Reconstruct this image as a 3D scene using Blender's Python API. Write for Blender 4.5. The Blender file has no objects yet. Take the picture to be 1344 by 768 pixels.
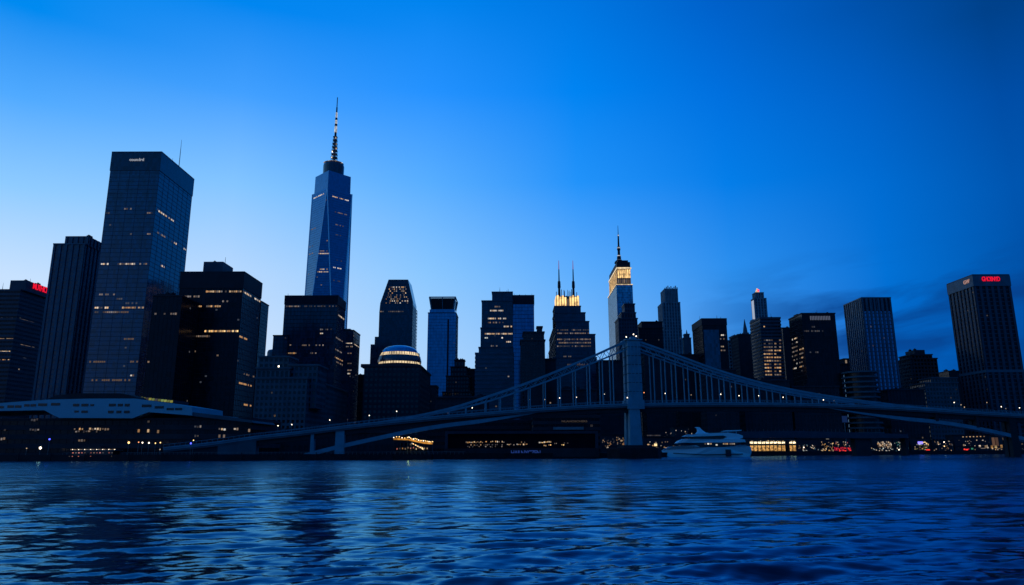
import bpy, math, random
import numpy as np
from mathutils import Vector, Matrix
random.seed(11)
rng = np.random.default_rng(5)
S = bpy.context.scene
COL = S.collection
R = math.radians

# ------------------------------------------------------------------ camera
PITCH, ROLL, CAMH, FPX = R(12.4), R(0.15), 4.0, 940.0
cam = bpy.data.cameras.new('camera'); camo = bpy.data.objects.new('camera', cam); COL.objects.link(camo)
cam.sensor_width = 36.0; cam.sensor_fit = 'HORIZONTAL'; cam.lens = 36.0*FPX/1344.0
cam.clip_start = 0.1; cam.clip_end = 20000
fwd = Vector((0, math.cos(PITCH), math.sin(PITCH)))
up0 = Vector((0, -math.sin(PITCH), math.cos(PITCH))); rt0 = Vector((1, 0, 0))
rt = rt0*math.cos(ROLL) - up0*math.sin(ROLL); up = up0*math.cos(ROLL) + rt0*math.sin(ROLL)
camo.matrix_world = Matrix(((rt.x, up.x, -fwd.x, 0), (rt.y, up.y, -fwd.y, 0), (rt.z, up.z, -fwd.z, CAMH), (0, 0, 0, 1)))
S.camera = camo

# ------------------------------------------------------------------ sky
def lin(c):
    return tuple((v/255/12.92 if v/255 <= .04045 else ((v/255+.055)/1.055)**2.4) for v in c)
W = bpy.data.worlds.new('World'); S.world = W; W.use_nodes = True
nt = W.node_tree; N = nt.nodes; L = nt.links; N.clear()
def wmath(op, a, b=None):
    n = N.new('ShaderNodeMath'); n.operation = op
    for i, v in enumerate((a, b)):
        if v is None: continue
        if isinstance(v, (int, float)): n.inputs[i].default_value = v
        else: L.new(v, n.inputs[i])
    return n.outputs[0]
tc = N.new('ShaderNodeTexCoord'); sp = N.new('ShaderNodeSeparateXYZ'); L.new(tc.outputs['Generated'], sp.inputs[0])
AZ = wmath('ARCTAN2', sp.outputs[0], sp.outputs[1])
EL = wmath('ARCSINE', sp.outputs[2])
ELN = wmath('DIVIDE', wmath('MAXIMUM', EL, 0.0), R(90))
def direl(px, py):
    d = fwd + rt*((px-672)/FPX) + up*((384-py)/FPX); d.normalize()
    return math.atan2(d.x, d.y), math.asin(d.z)
def ramp(stops):
    n = N.new('ShaderNodeValToRGB'); cr = n.color_ramp; cr.interpolation = 'LINEAR'
    stops = sorted(stops)
    cr.elements[0].position = stops[0][0]; cr.elements[0].color = (*stops[0][1], 1)
    cr.elements[1].position = stops[-1][0]; cr.elements[1].color = (*stops[-1][1], 1)
    for p, c in stops[1:-1]:
        e = cr.elements.new(p); e.color = (*c, 1)
    L.new(ELN, n.inputs[0]); return n.outputs[0]
def mixc(f, a, b):
    n = N.new('ShaderNodeMix'); n.data_type = 'RGBA'
    L.new(f, n.inputs[0]); L.new(a, n.inputs[6]); L.new(b, n.inputs[7]); return n.outputs[2]
def mrange(v, a, b):
    n = N.new('ShaderNodeMapRange'); n.interpolation_type = 'LINEAR'; n.clamp = True
    L.new(v, n.inputs[0]); n.inputs[1].default_value = a; n.inputs[2].default_value = b; return n.outputs[0]
ZEN = lin((0, 84, 176))
SKY = {  # azimuth columns of the blue hour sky, colours by elevation
    0:    [(0, (0, 138, 240)), (120, (80, 170, 255)), (240, (142, 203, 255)), (360, (200, 226, 255)), (470, (214, 232, 252)), (588, (222, 234, 250))],
    300:  [(0, (0, 134, 240)), (120, (66, 160, 255)), (240, (132, 197, 255)), (360, (184, 217, 254)), (470, (210, 229, 251)), (588, (218, 232, 248))],
    560:  [(0, (0, 131, 238)), (120, (36, 146, 255)), (240, (88, 174, 255)), (360, (138, 199, 254)), (470, (172, 212, 252)), (588, (185, 218, 248))],
    760:  [(0, (0, 118, 225)), (120, (0, 132, 242)), (240, (34, 147, 250)), (360, (92, 173, 252)), (470, (128, 190, 250)), (588, (140, 192, 240))],
    960:  [(0, (0, 97, 202)), (120, (0, 112, 222)), (240, (4, 126, 233)), (360, (44, 143, 237)), (470, (66, 148, 232)), (588, (68, 142, 220))],
    1160: [(0, (0, 82, 173)), (120, (0, 96, 197)), (240, (0, 108, 210)), (360, (2, 113, 213)), (470, (2, 96, 190)), (588, (2, 86, 170))],
    1344: [(0, (0, 65, 138)), (120, (0, 77, 165)), (240, (0, 85, 175)), (360, (0, 82, 168)), (470, (0, 74, 155)), (588, (0, 68, 142))]}
keys = sorted(SKY); col = None; prev = None
for k in keys:
    st = [(direl(k, py)[1]/R(90), lin(c)) for py, c in SKY[k]] + [(1.0, ZEN)]
    r_ = ramp(st); az = direl(k, 330)[0]
    col = r_ if col is None else mixc(mrange(AZ, prev, az), col, r_)
    prev = az
BACK = ramp([(0, lin((0, 86, 156))), (.2, lin((0, 96, 174))), (.5, lin((0, 100, 184))), (1, ZEN)])
AAZ = wmath('ABSOLUTE', wmath('ADD', AZ, R(22)))
col = mixc(mrange(AAZ, R(62), R(135)), col, BACK)
# thin dusk cloud bank low on the right
cv = N.new('ShaderNodeCombineXYZ'); L.new(wmath('MULTIPLY', AZ, 3.2), cv.inputs[0]); L.new(wmath('MULTIPLY', wmath('SUBTRACT', EL, wmath('MULTIPLY', AZ, .12)), 15.0), cv.inputs[1])
cn = N.new('ShaderNodeTexNoise'); cn.inputs['Scale'].default_value = 1.5; cn.inputs['Detail'].default_value = 5; cn.inputs['Roughness'].default_value = .55; cn.inputs['Distortion'].default_value = .4
L.new(cv.outputs[0], cn.inputs['Vector'])
cm = wmath('MULTIPLY', mrange(cn.outputs['Fac'], .40, .60), wmath('MULTIPLY', mrange(AZ, R(13), R(25)), wmath('MULTIPLY', mrange(EL, R(3), R(7.5)), mrange(EL, R(14.5), R(10)))))
cc = N.new('ShaderNodeRGB'); cc.outputs[0].default_value = (*lin((6, 62, 136)), 1)
col = mixc(wmath('MULTIPLY', cm, .85), col, cc.outputs[0])
# physical twilight component
ns = N.new('ShaderNodeTexSky'); ns.sky_type = 'NISHITA'; ns.sun_disc = False
ns.sun_elevation = R(-3.0); ns.sun_rotation = R(-40); ns.ozone_density = 6.0; ns.dust_density = 0.4
nb = N.new('ShaderNodeBackground'); tn = N.new('ShaderNodeMix'); tn.data_type = 'RGBA'; tn.blend_type = 'MULTIPLY'; tn.inputs[0].default_value = 1; tn.inputs[7].default_value = (.12, .45, 1, 1)
L.new(ns.outputs[0], tn.inputs[6]); L.new(tn.outputs[2], nb.inputs[0]); nb.inputs[1].default_value = 0.05
bg = N.new('ShaderNodeBackground'); L.new(col, bg.inputs[0]); bg.inputs[1].default_value = 1.0
ad = N.new('ShaderNodeAddShader'); L.new(nb.outputs[0], ad.inputs[0]); L.new(bg.outputs[0], ad.inputs[1])
wo = N.new('ShaderNodeOutputWorld'); L.new(ad.outputs[0], wo.inputs[0])
W.cycles.sampling_method = 'AUTOMATIC'

sun = bpy.data.lights.new('dusk_glow', 'SUN'); sun.energy = 0.05; sun.angle = R(15); sun.color = (.75, .85, 1)
suno = bpy.data.objects.new('dusk_glow', sun); COL.objects.link(suno)
suno.rotation_euler = (R(84), 0, R(180-(-40)) )
S.view_settings.view_transform = 'Standard'; S.view_settings.look = 'None'
S.view_settings.exposure = 0.0; S.view_settings.gamma = 1.0; S.view_settings.use_curve_mapping = False
S.render.film_transparent = False
try:
    S.cycles.use_denoising = True
    S.cycles.max_bounces = 5; S.cycles.diffuse_bounces = 2; S.cycles.glossy_bounces = 3; S.cycles.transmission_bounces = 2
    S.cycles.sample_clamp_indirect = 3.0; S.cycles.caustics_reflective = False; S.cycles.caustics_refractive = False
except Exception: pass

# ------------------------------------------------------------------ geometry helpers
def ray(px, py):
    return fwd + rt*((px-672)/FPX) + up*((384-py)/FPX)
CAM = Vector((0, 0, CAMH))
def onY(px, py, Y): d = ray(px, py); return CAM + d*(Y/d.y)
def onX(px, py, X): d = ray(px, py); return CAM + d*(X/d.x)
def onZ(px, py, Z): d = ray(px, py); return CAM + d*((Z-CAMH)/d.z)

class MB:
    def __init__(s): s.v = []; s.f = []
    def box(s, x0, x1, y0, y1, z0, z1):
        n = len(s.v)
        s.v += [(x0,y0,z0),(x1,y0,z0),(x1,y1,z0),(x0,y1,z0),(x0,y0,z1),(x1,y0,z1),(x1,y1,z1),(x0,y1,z1)]
        s.f += [(n,n+3,n+2,n+1),(n+4,n+5,n+6,n+7),(n,n+1,n+5,n+4),(n+1,n+2,n+6,n+5),(n+2,n+3,n+7,n+6),(n+3,n,n+4,n+7)]; return s
    def hexa(s, b, t):     # 4 bottom + 4 top points, counter-clockwise
        n = len(s.v); s.v += [tuple(p) for p in b] + [tuple(p) for p in t]
        s.f += [(n+3,n+2,n+1,n),(n+4,n+5,n+6,n+7),(n,n+1,n+5,n+4),(n+1,n+2,n+6,n+5),(n+2,n+3,n+7,n+6),(n+3,n,n+4,n+7)]; return s
    def prism(s, pts, z0, z1, sc=1.0, c=(0, 0)):
        n = len(s.v); k = len(pts)
        s.v += [(x,y,z0) for x,y in pts] + [(c[0]+(x-c[0])*sc, c[1]+(y-c[1])*sc, z1) for x,y in pts]
        s.f += [tuple(range(n+k-1, n-1, -1)), tuple(range(n+k, n+2*k))]
        s.f += [(n+i, n+(i+1)%k, n+k+(i+1)%k, n+k+i) for i in range(k)]; return s
    def profile(s, pts, y0, y1):     # polygon in x,z extruded along y (y0 / y1 may be functions of x,z)
        n = len(s.v); k = len(pts); f0 = y0 if callable(y0) else (lambda x, z: y0); f1 = y1 if callable(y1) else (lambda x, z: y1)
        s.v += [(x, f0(x,z), z) for x,z in pts] + [(x, f1(x,z), z) for x,z in pts]
        s.f += [tuple(range(n, n+k)), tuple(range(n+2*k-1, n+k-1, -1))]
        s.f += [(n+(i+1)%k, n+i, n+k+i, n+k+(i+1)%k) for i in range(k)]; return s
    def lathe(s, prof, cx, cy, k=20):
        n = len(s.v)
        for r, z in prof: s.v += [(cx+r*math.cos(2*math.pi*i/k), cy+r*math.sin(2*math.pi*i/k), z) for i in range(k)]
        for j in range(len(prof)-1):
            s.f += [(n+j*k+i, n+j*k+(i+1)%k, n+(j+1)*k+(i+1)%k, n+(j+1)*k+i) for i in range(k)]
        s.f += [tuple(range(n+k-1, n-1, -1)), tuple(range(n+(len(prof)-1)*k, n+len(prof)*k))]; return s
    def beam(s, pts, w, h, y=None):   # polyline beam; width w (side to side), height h, rectangular section
        pts = [Vector(p) for p in pts]; n = len(s.v)
        for i, p in enumerate(pts):
            a = pts[max(i-1, 0)]; b = pts[min(i+1, len(pts)-1)]; d = (b-a).normalized()
            sd = d.cross(Vector((0,0,1)))
            if sd.length < 1e-3: sd = Vector((1,0,0))
            sd.normalize(); u = sd.cross(d).normalized()
            ww = w[i] if isinstance(w, (list, tuple)) else w; hh = h[i] if isinstance(h, (list, tuple)) else h
            s.v += [tuple(p - sd*ww/2 - u*hh/2), tuple(p + sd*ww/2 - u*hh/2), tuple(p + sd*ww/2 + u*hh/2), tuple(p - sd*ww/2 + u*hh/2)]
        m = len(pts)
        for j in range(m-1):
            for i in range(4): s.f.append((n+j*4+i, n+j*4+(i+1)%4, n+(j+1)*4+(i+1)%4, n+(j+1)*4+i))
        s.f += [(n+3,n+2,n+1,n), (n+4*m-4, n+4*m-3, n+4*m-2, n+4*m-1)]; return s
    def build(s, name, mat, parent=None, smooth=False, bevel=0):
        me = bpy.data.meshes.new(name); o = Vector(world_of(parent)) if parent else Vector((0,0,0))
        me.from_pydata([(x-o.x, y-o.y, z-o.z) for x,y,z in s.v], [], s.f); me.update()
        me.materials.append(mat)
        ob = bpy.data.objects.new(name, me); COL.objects.link(ob)
        if parent: ob.parent = parent
        if smooth: me.polygons.foreach_set('use_smooth', [True]*len(me.polygons))
        if bevel:
            m = ob.modifiers.new('b', 'BEVEL'); m.width = bevel; m.segments = 2
        return ob
def world_of(o):
    p = Vector(o.location)
    while o.parent: o = o.parent; p += Vector(o.location)
    return p
def tag(o, label=None, cat=None, group=None, kind=None):
    if label: o['label'] = label
    if cat: o['category'] = cat
    if group: o['group'] = group
    if kind: o['kind'] = kind
    return o
def thing(name, loc, label, cat, group=None):
    o = bpy.data.objects.new(name, None); o.location = loc; o.empty_display_size = 1; COL.objects.link(o)
    return tag(o, label, cat, group)

# ------------------------------------------------------------------ materials
def newmat(name):
    m = bpy.data.materials.new(name); m.use_nodes = True; return m, m.node_tree.nodes, m.node_tree.links, m.node_tree.nodes['Principled BSDF']
def stone(name, c, rough=.75, var=.25, sc=.15, metal=0.0, spec=.2):
    m, n, l, b = newmat(name)
    t = n.new('ShaderNodeTexCoord'); q = n.new('ShaderNodeTexNoise'); q.inputs['Scale'].default_value = sc; q.inputs['Detail'].default_value = 6
    l.new(t.outputs['Object'], q.inputs['Vector'])
    r = n.new('ShaderNodeValToRGB'); r.color_ramp.elements[0].position = .3; r.color_ramp.elements[1].position = .72
    r.color_ramp.elements[0].color = (*[v*(1-var) for v in c], 1); r.color_ramp.elements[1].color = (*[min(1, v*(1+var)) for v in c], 1)
    l.new(q.outputs['Fac'], r.inputs[0]); l.new(r.outputs[0], b.inputs['Base Color'])
    b.inputs['Roughness'].default_value = rough; b.inputs['Metallic'].default_value = metal; b.inputs['Specular IOR Level'].default_value = spec
    return m
def glass(name, c, rough=.14, metal=0.0, spec=.5, pw=2.0, ph=3.7, tilt=.012, vv=.42):
    """curtain wall glass: every pane has its own slight tint and tilt"""
    m, n, l, b = newmat(name)
    t = n.new('ShaderNodeTexCoord'); v = n.new('ShaderNodeVectorMath'); v.operation = 'DIVIDE'; v.inputs[1].default_value = (pw, pw, ph)
    l.new(t.outputs['Object'], v.inputs[0]); f = n.new('ShaderNodeVectorMath'); f.operation = 'FLOOR'; l.new(v.outputs[0], f.inputs[0])
    wn = n.new('ShaderNodeTexWhiteNoise'); wn.noise_dimensions = '3D'; l.new(f.outputs[0], wn.inputs['Vector'])
    r = n.new('ShaderNodeValToRGB'); r.color_ramp.elements[0].color = (*[q*(1-vv) for q in c], 1); r.color_ramp.elements[1].color = (*[q*(1+vv) for q in c], 1)
    l.new(wn.outputs['Value'], r.inputs[0]); l.new(r.outputs[0], b.inputs['Base Color'])
    g = n.new('ShaderNodeNewGeometry'); s1 = n.new('ShaderNodeVectorMath'); s1.operation = 'SUBTRACT'; s1.inputs[1].default_value = (.5,.5,.5); l.new(wn.outputs['Color'], s1.inputs[0])
    s2 = n.new('ShaderNodeVectorMath'); s2.operation = 'SCALE'; s2.inputs['Scale'].default_value = tilt; l.new(s1.outputs[0], s2.inputs[0])
    a = n.new('ShaderNodeVectorMath'); a.operation = 'ADD'; l.new(g.outputs['Normal'], a.inputs[0]); l.new(s2.outputs[0], a.inputs[1])
    nn = n.new('ShaderNodeVectorMath'); nn.operation = 'NORMALIZE'; l.new(a.outputs[0], nn.inputs[0]); l.new(nn.outputs[0], b.inputs['Normal'])
    b.inputs['Roughness'].default_value = rough; b.inputs['Metallic'].default_value = metal
    b.inputs['Specular IOR Level'].default_value = spec
    return m
def glow(name, c, st, vary=0.0, sc=.5):
    m, n, l, b = newmat(name)
    b.inputs['Base Color'].default_value = (.02, .02, .02, 1); b.inputs['Emission Color'].default_value = (*c, 1); b.inputs['Emission Strength'].default_value = st
    b.inputs['Roughness'].default_value = .6
    if vary < 0:
        oi = n.new('ShaderNodeObjectInfo'); mr = n.new('ShaderNodeMapRange'); mr.inputs[3].default_value = st*.35; mr.inputs[4].default_value = st*1.55; l.new(oi.outputs['Random'], mr.inputs[0]); l.new(mr.outputs[0], b.inputs['Emission Strength'])
        mw = n.new('ShaderNodeMath'); mw.operation = 'FRACT'; m7 = n.new('ShaderNodeMath'); m7.operation = 'MULTIPLY'; m7.inputs[1].default_value = 7.31; l.new(oi.outputs['Random'], m7.inputs[0]); l.new(m7.outputs[0], mw.inputs[0])
        rp = n.new('ShaderNodeValToRGB'); rp.color_ramp.elements[0].color = (c[0], c[1]*.82, c[2]*.6, 1); rp.color_ramp.elements[1].color = (c[0]*.95, min(1, c[1]*1.15), min(1, c[2]*1.5), 1); l.new(mw.outputs[0], rp.inputs[0]); l.new(rp.outputs[0], b.inputs['Emission Color'])
    if vary > 0:
        t = n.new('ShaderNodeNewGeometry'); q = n.new('ShaderNodeTexNoise'); q.inputs['Scale'].default_value = sc; q.inputs['Detail'].default_value = 3
        l.new(t.outputs['Position'], q.inputs['Vector']); mr = n.new('ShaderNodeMapRange'); mr.inputs[1].default_value = .35; mr.inputs[2].default_value = .65
        mr.inputs[3].default_value = st*(1-vary); mr.inputs[4].default_value = st*(1+vary); l.new(q.outputs['Fac'], mr.inputs[0]); l.new(mr.outputs[0], b.inputs['Emission Strength'])
    return m
G_BLUE = glass('blue_curtain_glass', (.007, .044, .088), .10, .0, .75)
G_NAVY = glass('navy_curtain_glass', (.004, .030, .055), .16, .0, .5)
G_BLACK = glass('black_curtain_glass', (.002, .008, .013), .22, .0, .18)
G_MIRR = glass('mirror_curtain_glass', (.045, .25, .40), .10, .7, .5, tilt=.006, vv=.16)
G_PALE = glass('silver_curtain_glass', (.26, .34, .42), .07, .9, .5, tilt=.006)
F_DARK = stone('dark_metal_frame', (.005, .014, .022), .6, spec=.15)
F_NAVY = stone('slate_metal_frame', (.010, .042, .068), .55)
F_BLUE = stone('blue_grey_metal_frame', (.020, .080, .12), .5)
C_DARK = stone('soot_dark_concrete', (.010, .026, .036), .85)
C_MID = stone('weathered_blue_grey_concrete', (.032, .080, .105), .85)
C_LIGHT = stone('pale_limestone', (.11, .18, .22), .8)
C_BRICK = stone('dark_brown_brick', (.030, .042, .048), .9)
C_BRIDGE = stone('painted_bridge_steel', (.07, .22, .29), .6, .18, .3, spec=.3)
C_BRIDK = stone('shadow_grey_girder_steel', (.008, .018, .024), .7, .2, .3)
M_WHITE = stone('blue_white_painted_panel', (.12, .34, .42), .5, .10, .1)
M_YACHT = stone('glossy_white_hull', (.60, .80, .86), .22, .03, .1, spec=.5)
M_BLACKMAT = stone('unlit_black_interior', (.003, .008, .016), 1, spec=0)
M_BLACKGL = glass('smoked_black_glass', (.004, .005, .007), .08, 0, .5)
M_ROOF = stone('dark_roof_membrane', (.02, .022, .026), .9)
M_MAST = stone('galvanised_mast_steel', (.12, .13, .14), .5)
M_QUAY = stone('wet_dark_quay_stone', (.006, .009, .014), .8, .4, .4)
M_ASPH = stone('asphalt', (.04, .042, .045), .9, .3, .2)
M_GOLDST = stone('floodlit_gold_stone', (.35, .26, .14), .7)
LIT = [glow('lit_window_amber', (1, .58, .26), .45, -1), glow('lit_window_warm_white', (1, .78, .55), .62, -1), glow('lit_window_dim', (.9, .66, .48), .17, -1),
       glow('lit_window_green_yellow', (.55, .62, .12), .40, -1), glow('lit_window_cool_white', (.8, .88, 1), .6, -1), glow('lit_window_gold', (1, .60, .22), 1.0, -1),
       glow('lit_window_faint', (.75, .65, .6), .055, -1)]
E_LAMP = glow('lamp_bulb_white', (1, .82, .62), 3.6)
E_WARM = glow('lamp_bulb_amber', (1, .60, .22), 2.6)
E_ORANGE = glow('lamp_bulb_orange', (1, .32, .12), 2.2)
E_BLUE = glow('lamp_bulb_blue', (.08, .10, 1), 3.0)
E_RED = glow('red_neon', (1, .005, .03), .85)
E_REDS = glow('red_beacon', (1, .02, .04), 4.0)
E_SIGNW = glow('white_sign_light', (.85, .88, 1), .32)
E_SIGNB = glow('blue_sign_light', (.06, .16, .8), .22)
E_GOLD = glow('gold_floodlit_glow', (1, .62, .24), 1.1, .55, .22)  # emission standing in for floodlight on crown stone
E_CREAM = glow('cream_crown_glow', (1, .76, .44), .85, .5, .2)
E_SHOP = glow('shop_interior_light', (1, .50, .13), .5, .8, .9)
E_SHOPW = glow('shop_fascia_light', (1, .80, .48), 1.7, .6, 1.1)
E_PAVB = glow('pavilion_warm_glow', (1, .40, .05), .55, .5, .6)

# ------------------------------------------------------------------ water, shore, ground
GZ = 2.2
shore_px = [(-700,606.5),(0,605.3),(250,605),(450,604),(560,603.4),(584,602.6),(785,601.5),(870,600.2),(985,598.6),(1100,597.2),(1344,595.9),(1900,594.4),(2600,592.8)]
shore = [onZ(a, b, 0.0) for a, b in shore_px]
def shoreY(x):
    for a, b in zip(shore, shore[1:]):
        if a.x <= x <= b.x: return a.y + (b.y-a.y)*(x-a.x)/(b.x-a.x)
    return shore[0].y if x < shore[0].x else shore[-1].y
# ground: one sheet from the quay edge to the horizon
gv = [(-9000, shore[0].y, GZ)] + [(p.x, p.y, GZ) for p in shore] + [(9000, shore[-1].y, GZ), (9000, 12000, GZ), (-9000, 12000, GZ)]
g = bpy.data.meshes.new('ground'); g.from_pydata(gv, [], [tuple(range(len(gv)))]); g.materials.append(M_ASPH)
go = bpy.data.objects.new('ground', g); COL.objects.link(go); tag(go, kind='structure')
q = MB(); sp_ = [Vector((-9000, shore[0].y, 0))] + shore + [Vector((9000, shore[-1].y, 0))]
for a, b in zip(sp_, sp_[1:]):
    q.hexa([(a.x,a.y-.6,-4),(b.x,b.y-.6,-4),(b.x,b.y-.004,-4),(a.x,a.y-.004,-4)], [(a.x,a.y-.35,GZ+.35),(b.x,b.y-.35,GZ+.35),(b.x,b.y-.004,GZ+.35),(a.x,a.y-.004,GZ+.35)])
tag(q.build('quay_wall', M_QUAY), 'long dark stone quay wall along the far edge of the water', 'quay wall')

# water: polar sheet with real waves near the camera
NR, NA = 1000, 1300
rr = 5.0*np.exp(np.linspace(0, math.log(1600/5.0), NR)); aa = np.radians(np.linspace(-66, 66, NA))
RR, AA = np.meshgrid(rr, aa, indexing='ij'); X = RR*np.sin(AA); Yv = RR*np.cos(AA)
Z = np.zeros_like(X); sp_loc = RR*(rr[1]/rr[0]-1)
for i in range(110):
    lam = 0.30*(7/0.30)**((i+.5)/110); k = 2*math.pi/lam
    th = R(90+14) + rng.normal(0, .26 if lam > 1.6 else .40)
    slope = .023 if lam > .8 else .031
    if lam > 1.8: slope *= .85
    if lam > 3.6: slope *= .7
    A = slope/k*1.05; ph = rng.uniform(0, 2*math.pi)
    u = k*(X*math.cos(th) + Yv*math.sin(th)) + ph
    w = np.clip((lam/sp_loc - 2.4)/2.0, 0, 1)
    Z += A*w*(np.sin(u) + .16*np.cos(2*u))
patch = 1 + .35*np.sin(X*.09 + 1.3*np.sin(Yv*.05)) * np.sin(Yv*.06 + .8)
Z *= patch
me = bpy.data.meshes.new('water'); nv = NR*NA
co = np.empty((nv, 3), np.float32); co[:,0] = X.ravel(); co[:,1] = Yv.ravel(); co[:,2] = Z.ravel()
me.vertices.add(nv); me.vertices.foreach_set('co', co.ravel())
ii, jj = np.meshgrid(np.arange(NR-1), np.arange(NA-1), indexing='ij'); a0 = (ii*NA+jj).ravel()
fc = np.stack([a0, a0+NA, a0+NA+1, a0+1], 1)[:, ::-1].astype(np.int32); nf = len(fc)
me.loops.add(nf*4); me.loops.foreach_set('vertex_index', fc.ravel()); me.polygons.add(nf)
me.polygons.foreach_set('loop_start', np.arange(0, nf*4, 4, dtype=np.int32)); me.polygons.foreach_set('loop_total', np.full(nf, 4, np.int32))
me.polygons.foreach_set('use_smooth', np.ones(nf, bool)); me.update(calc_edges=True)
m, n, l, b = newmat('river_water')
b.inputs['Base Color'].default_value = (.0003, .005, .018, 1); b.inputs['Specular Tint'].default_value = (.14, .60, 1, 1); b.inputs['Roughness'].default_value = .045; b.inputs['IOR'].default_value = 1.333
t = n.new('ShaderNodeTexCoord'); mp = n.new('ShaderNodeMapping'); mp.inputs['Scale'].default_value = (.36, 1.0, 1.0); mp.inputs['Rotation'].default_value = (0, 0, R(8)); l.new(t.outputs['Object'], mp.inputs[0])
n1 = n.new('ShaderNodeTexNoise'); n1.inputs['Scale'].default_value = 3.0; n1.inputs['Detail'].default_value = 4; n1.inputs['Roughness'].default_value = .6
n2 = n.new('ShaderNodeTexNoise'); n2.inputs['Scale'].default_value = .55; n2.inputs['Detail'].default_value = 5; n2.inputs['Roughness'].default_value = .6
l.new(mp.outputs[0], n1.inputs['Vector']); l.new(mp.outputs[0], n2.inputs['Vector'])
b1 = n.new('ShaderNodeBump'); b1.inputs['Strength'].default_value = 1.0; b1.inputs['Distance'].default_value = .011; l.new(n1.outputs['Fac'], b1.inputs['Height'])
b2 = n.new('ShaderNodeBump'); b2.inputs['Strength'].default_value = 1.0; b2.inputs['Distance'].default_value = .05; l.new(n2.outputs['Fac'], b2.inputs['Height']); l.new(b1.outputs[0], b2.inputs['Normal'])
n3 = n.new('ShaderNodeTexNoise'); n3.inputs['Scale'].default_value = .11; n3.inputs['Detail'].default_value = 4; n3.inputs['Roughness'].default_value = .55; l.new(mp.outputs[0], n3.inputs['Vector'])
b3 = n.new('ShaderNodeBump'); b3.inputs['Strength'].default_value = 1.0; b3.inputs['Distance'].default_value = .6; l.new(n3.outputs['Fac'], b3.inputs['Height']); l.new(b2.outputs[0], b3.inputs['Normal'])
vl = n.new('ShaderNodeVectorMath'); vl.operation = 'LENGTH'; l.new(t.outputs['Object'], vl.inputs[0])
def vr(a0, a1, c0, c1):
    q = n.new('ShaderNodeMapRange'); q.inputs[1].default_value = a0; q.inputs[2].default_value = a1; q.inputs[3].default_value = c0; q.inputs[4].default_value = c1; l.new(vl.outputs['Value'], q.inputs[0]); return q.outputs[0]
l.new(vr(30, 150, .02, .34), b2.inputs['Distance']); l.new(vr(40, 160, .10, .8), b3.inputs['Distance'])
b.inputs['Specular IOR Level'].default_value = 0; b.inputs['Roughness'].default_value = 1.0; l.new(b3.outputs[0], b.inputs['Normal'])
gl = n.new('ShaderNodeBsdfGlossy'); gl.inputs['Color'].default_value = (.25, .67, .90, 1); l.new(b3.outputs[0], gl.inputs['Normal']); l.new(vr(25, 170, .06, .16), gl.inputs['Roughness'])
gm = n.new('ShaderNodeNewGeometry'); dt = n.new('ShaderNodeVectorMath'); dt.operation = 'DOT_PRODUCT'; l.new(gm.outputs['Incoming'], dt.inputs[0]); l.new(b3.outputs[0], dt.inputs[1])
om = n.new('ShaderNodeMath'); om.operation = 'SUBTRACT'; om.use_clamp = True; om.inputs[0].default_value = 1.0; l.new(dt.outputs['Value'], om.inputs[1])
fr = n.new('ShaderNodeMath'); fr.operation = 'POWER'; fr.use_clamp = True; l.new(om.outputs[0], fr.inputs[0]); fr.inputs[1].default_value = 3.7
mx_ = n.new('ShaderNodeMixShader'); l.new(fr.outputs[0], mx_.inputs[0]); l.new(b.outputs[0], mx_.inputs[1]); l.new(gl.outputs[0], mx_.inputs[2]); l.new(mx_.outputs[0], n['Material Output'].inputs[0])
me.materials.append(m)
wobj = bpy.data.objects.new('water', me); COL.objects.link(wobj); tag(wobj, kind='structure')

# ------------------------------------------------------------------ buildings
UNIT = {}
def unit(mat):
    if mat.name not in UNIT:
        k = MB().box(-.5,.5,-.5,.5,-.5,.5); me = bpy.data.meshes.new('pane'); me.from_pydata(k.v, [], k.f); me.materials.append(mat); UNIT[mat.name] = me
    return UNIT[mat.name]
def inst(name, mat, c, size, parent, rz=0):
    o = bpy.data.objects.new(name, unit(mat)); COL.objects.link(o)
    o.parent = parent; o.location = Vector(c) - world_of(parent); o.scale = size; o.rotation_euler = (0, 0, rz); return o
def zc(Y, Z): return Y*math.cos(PITCH) + (Z-CAMH)*math.sin(PITCH)
def tier(pl, pr, py, Y, side=None, D=None):
    a = onY(pl, py, Y); b = onY(pr, py, Y); zt = (a.z+b.z)/2
    if side is not None:
        pc = pr if side > pr else pl; c = zc(Y, zt); D = (c*(pc-672)/(side-672) - c)/math.cos(PITCH)
    return [a.x, b.x, Y, Y+D, zt]
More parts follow.
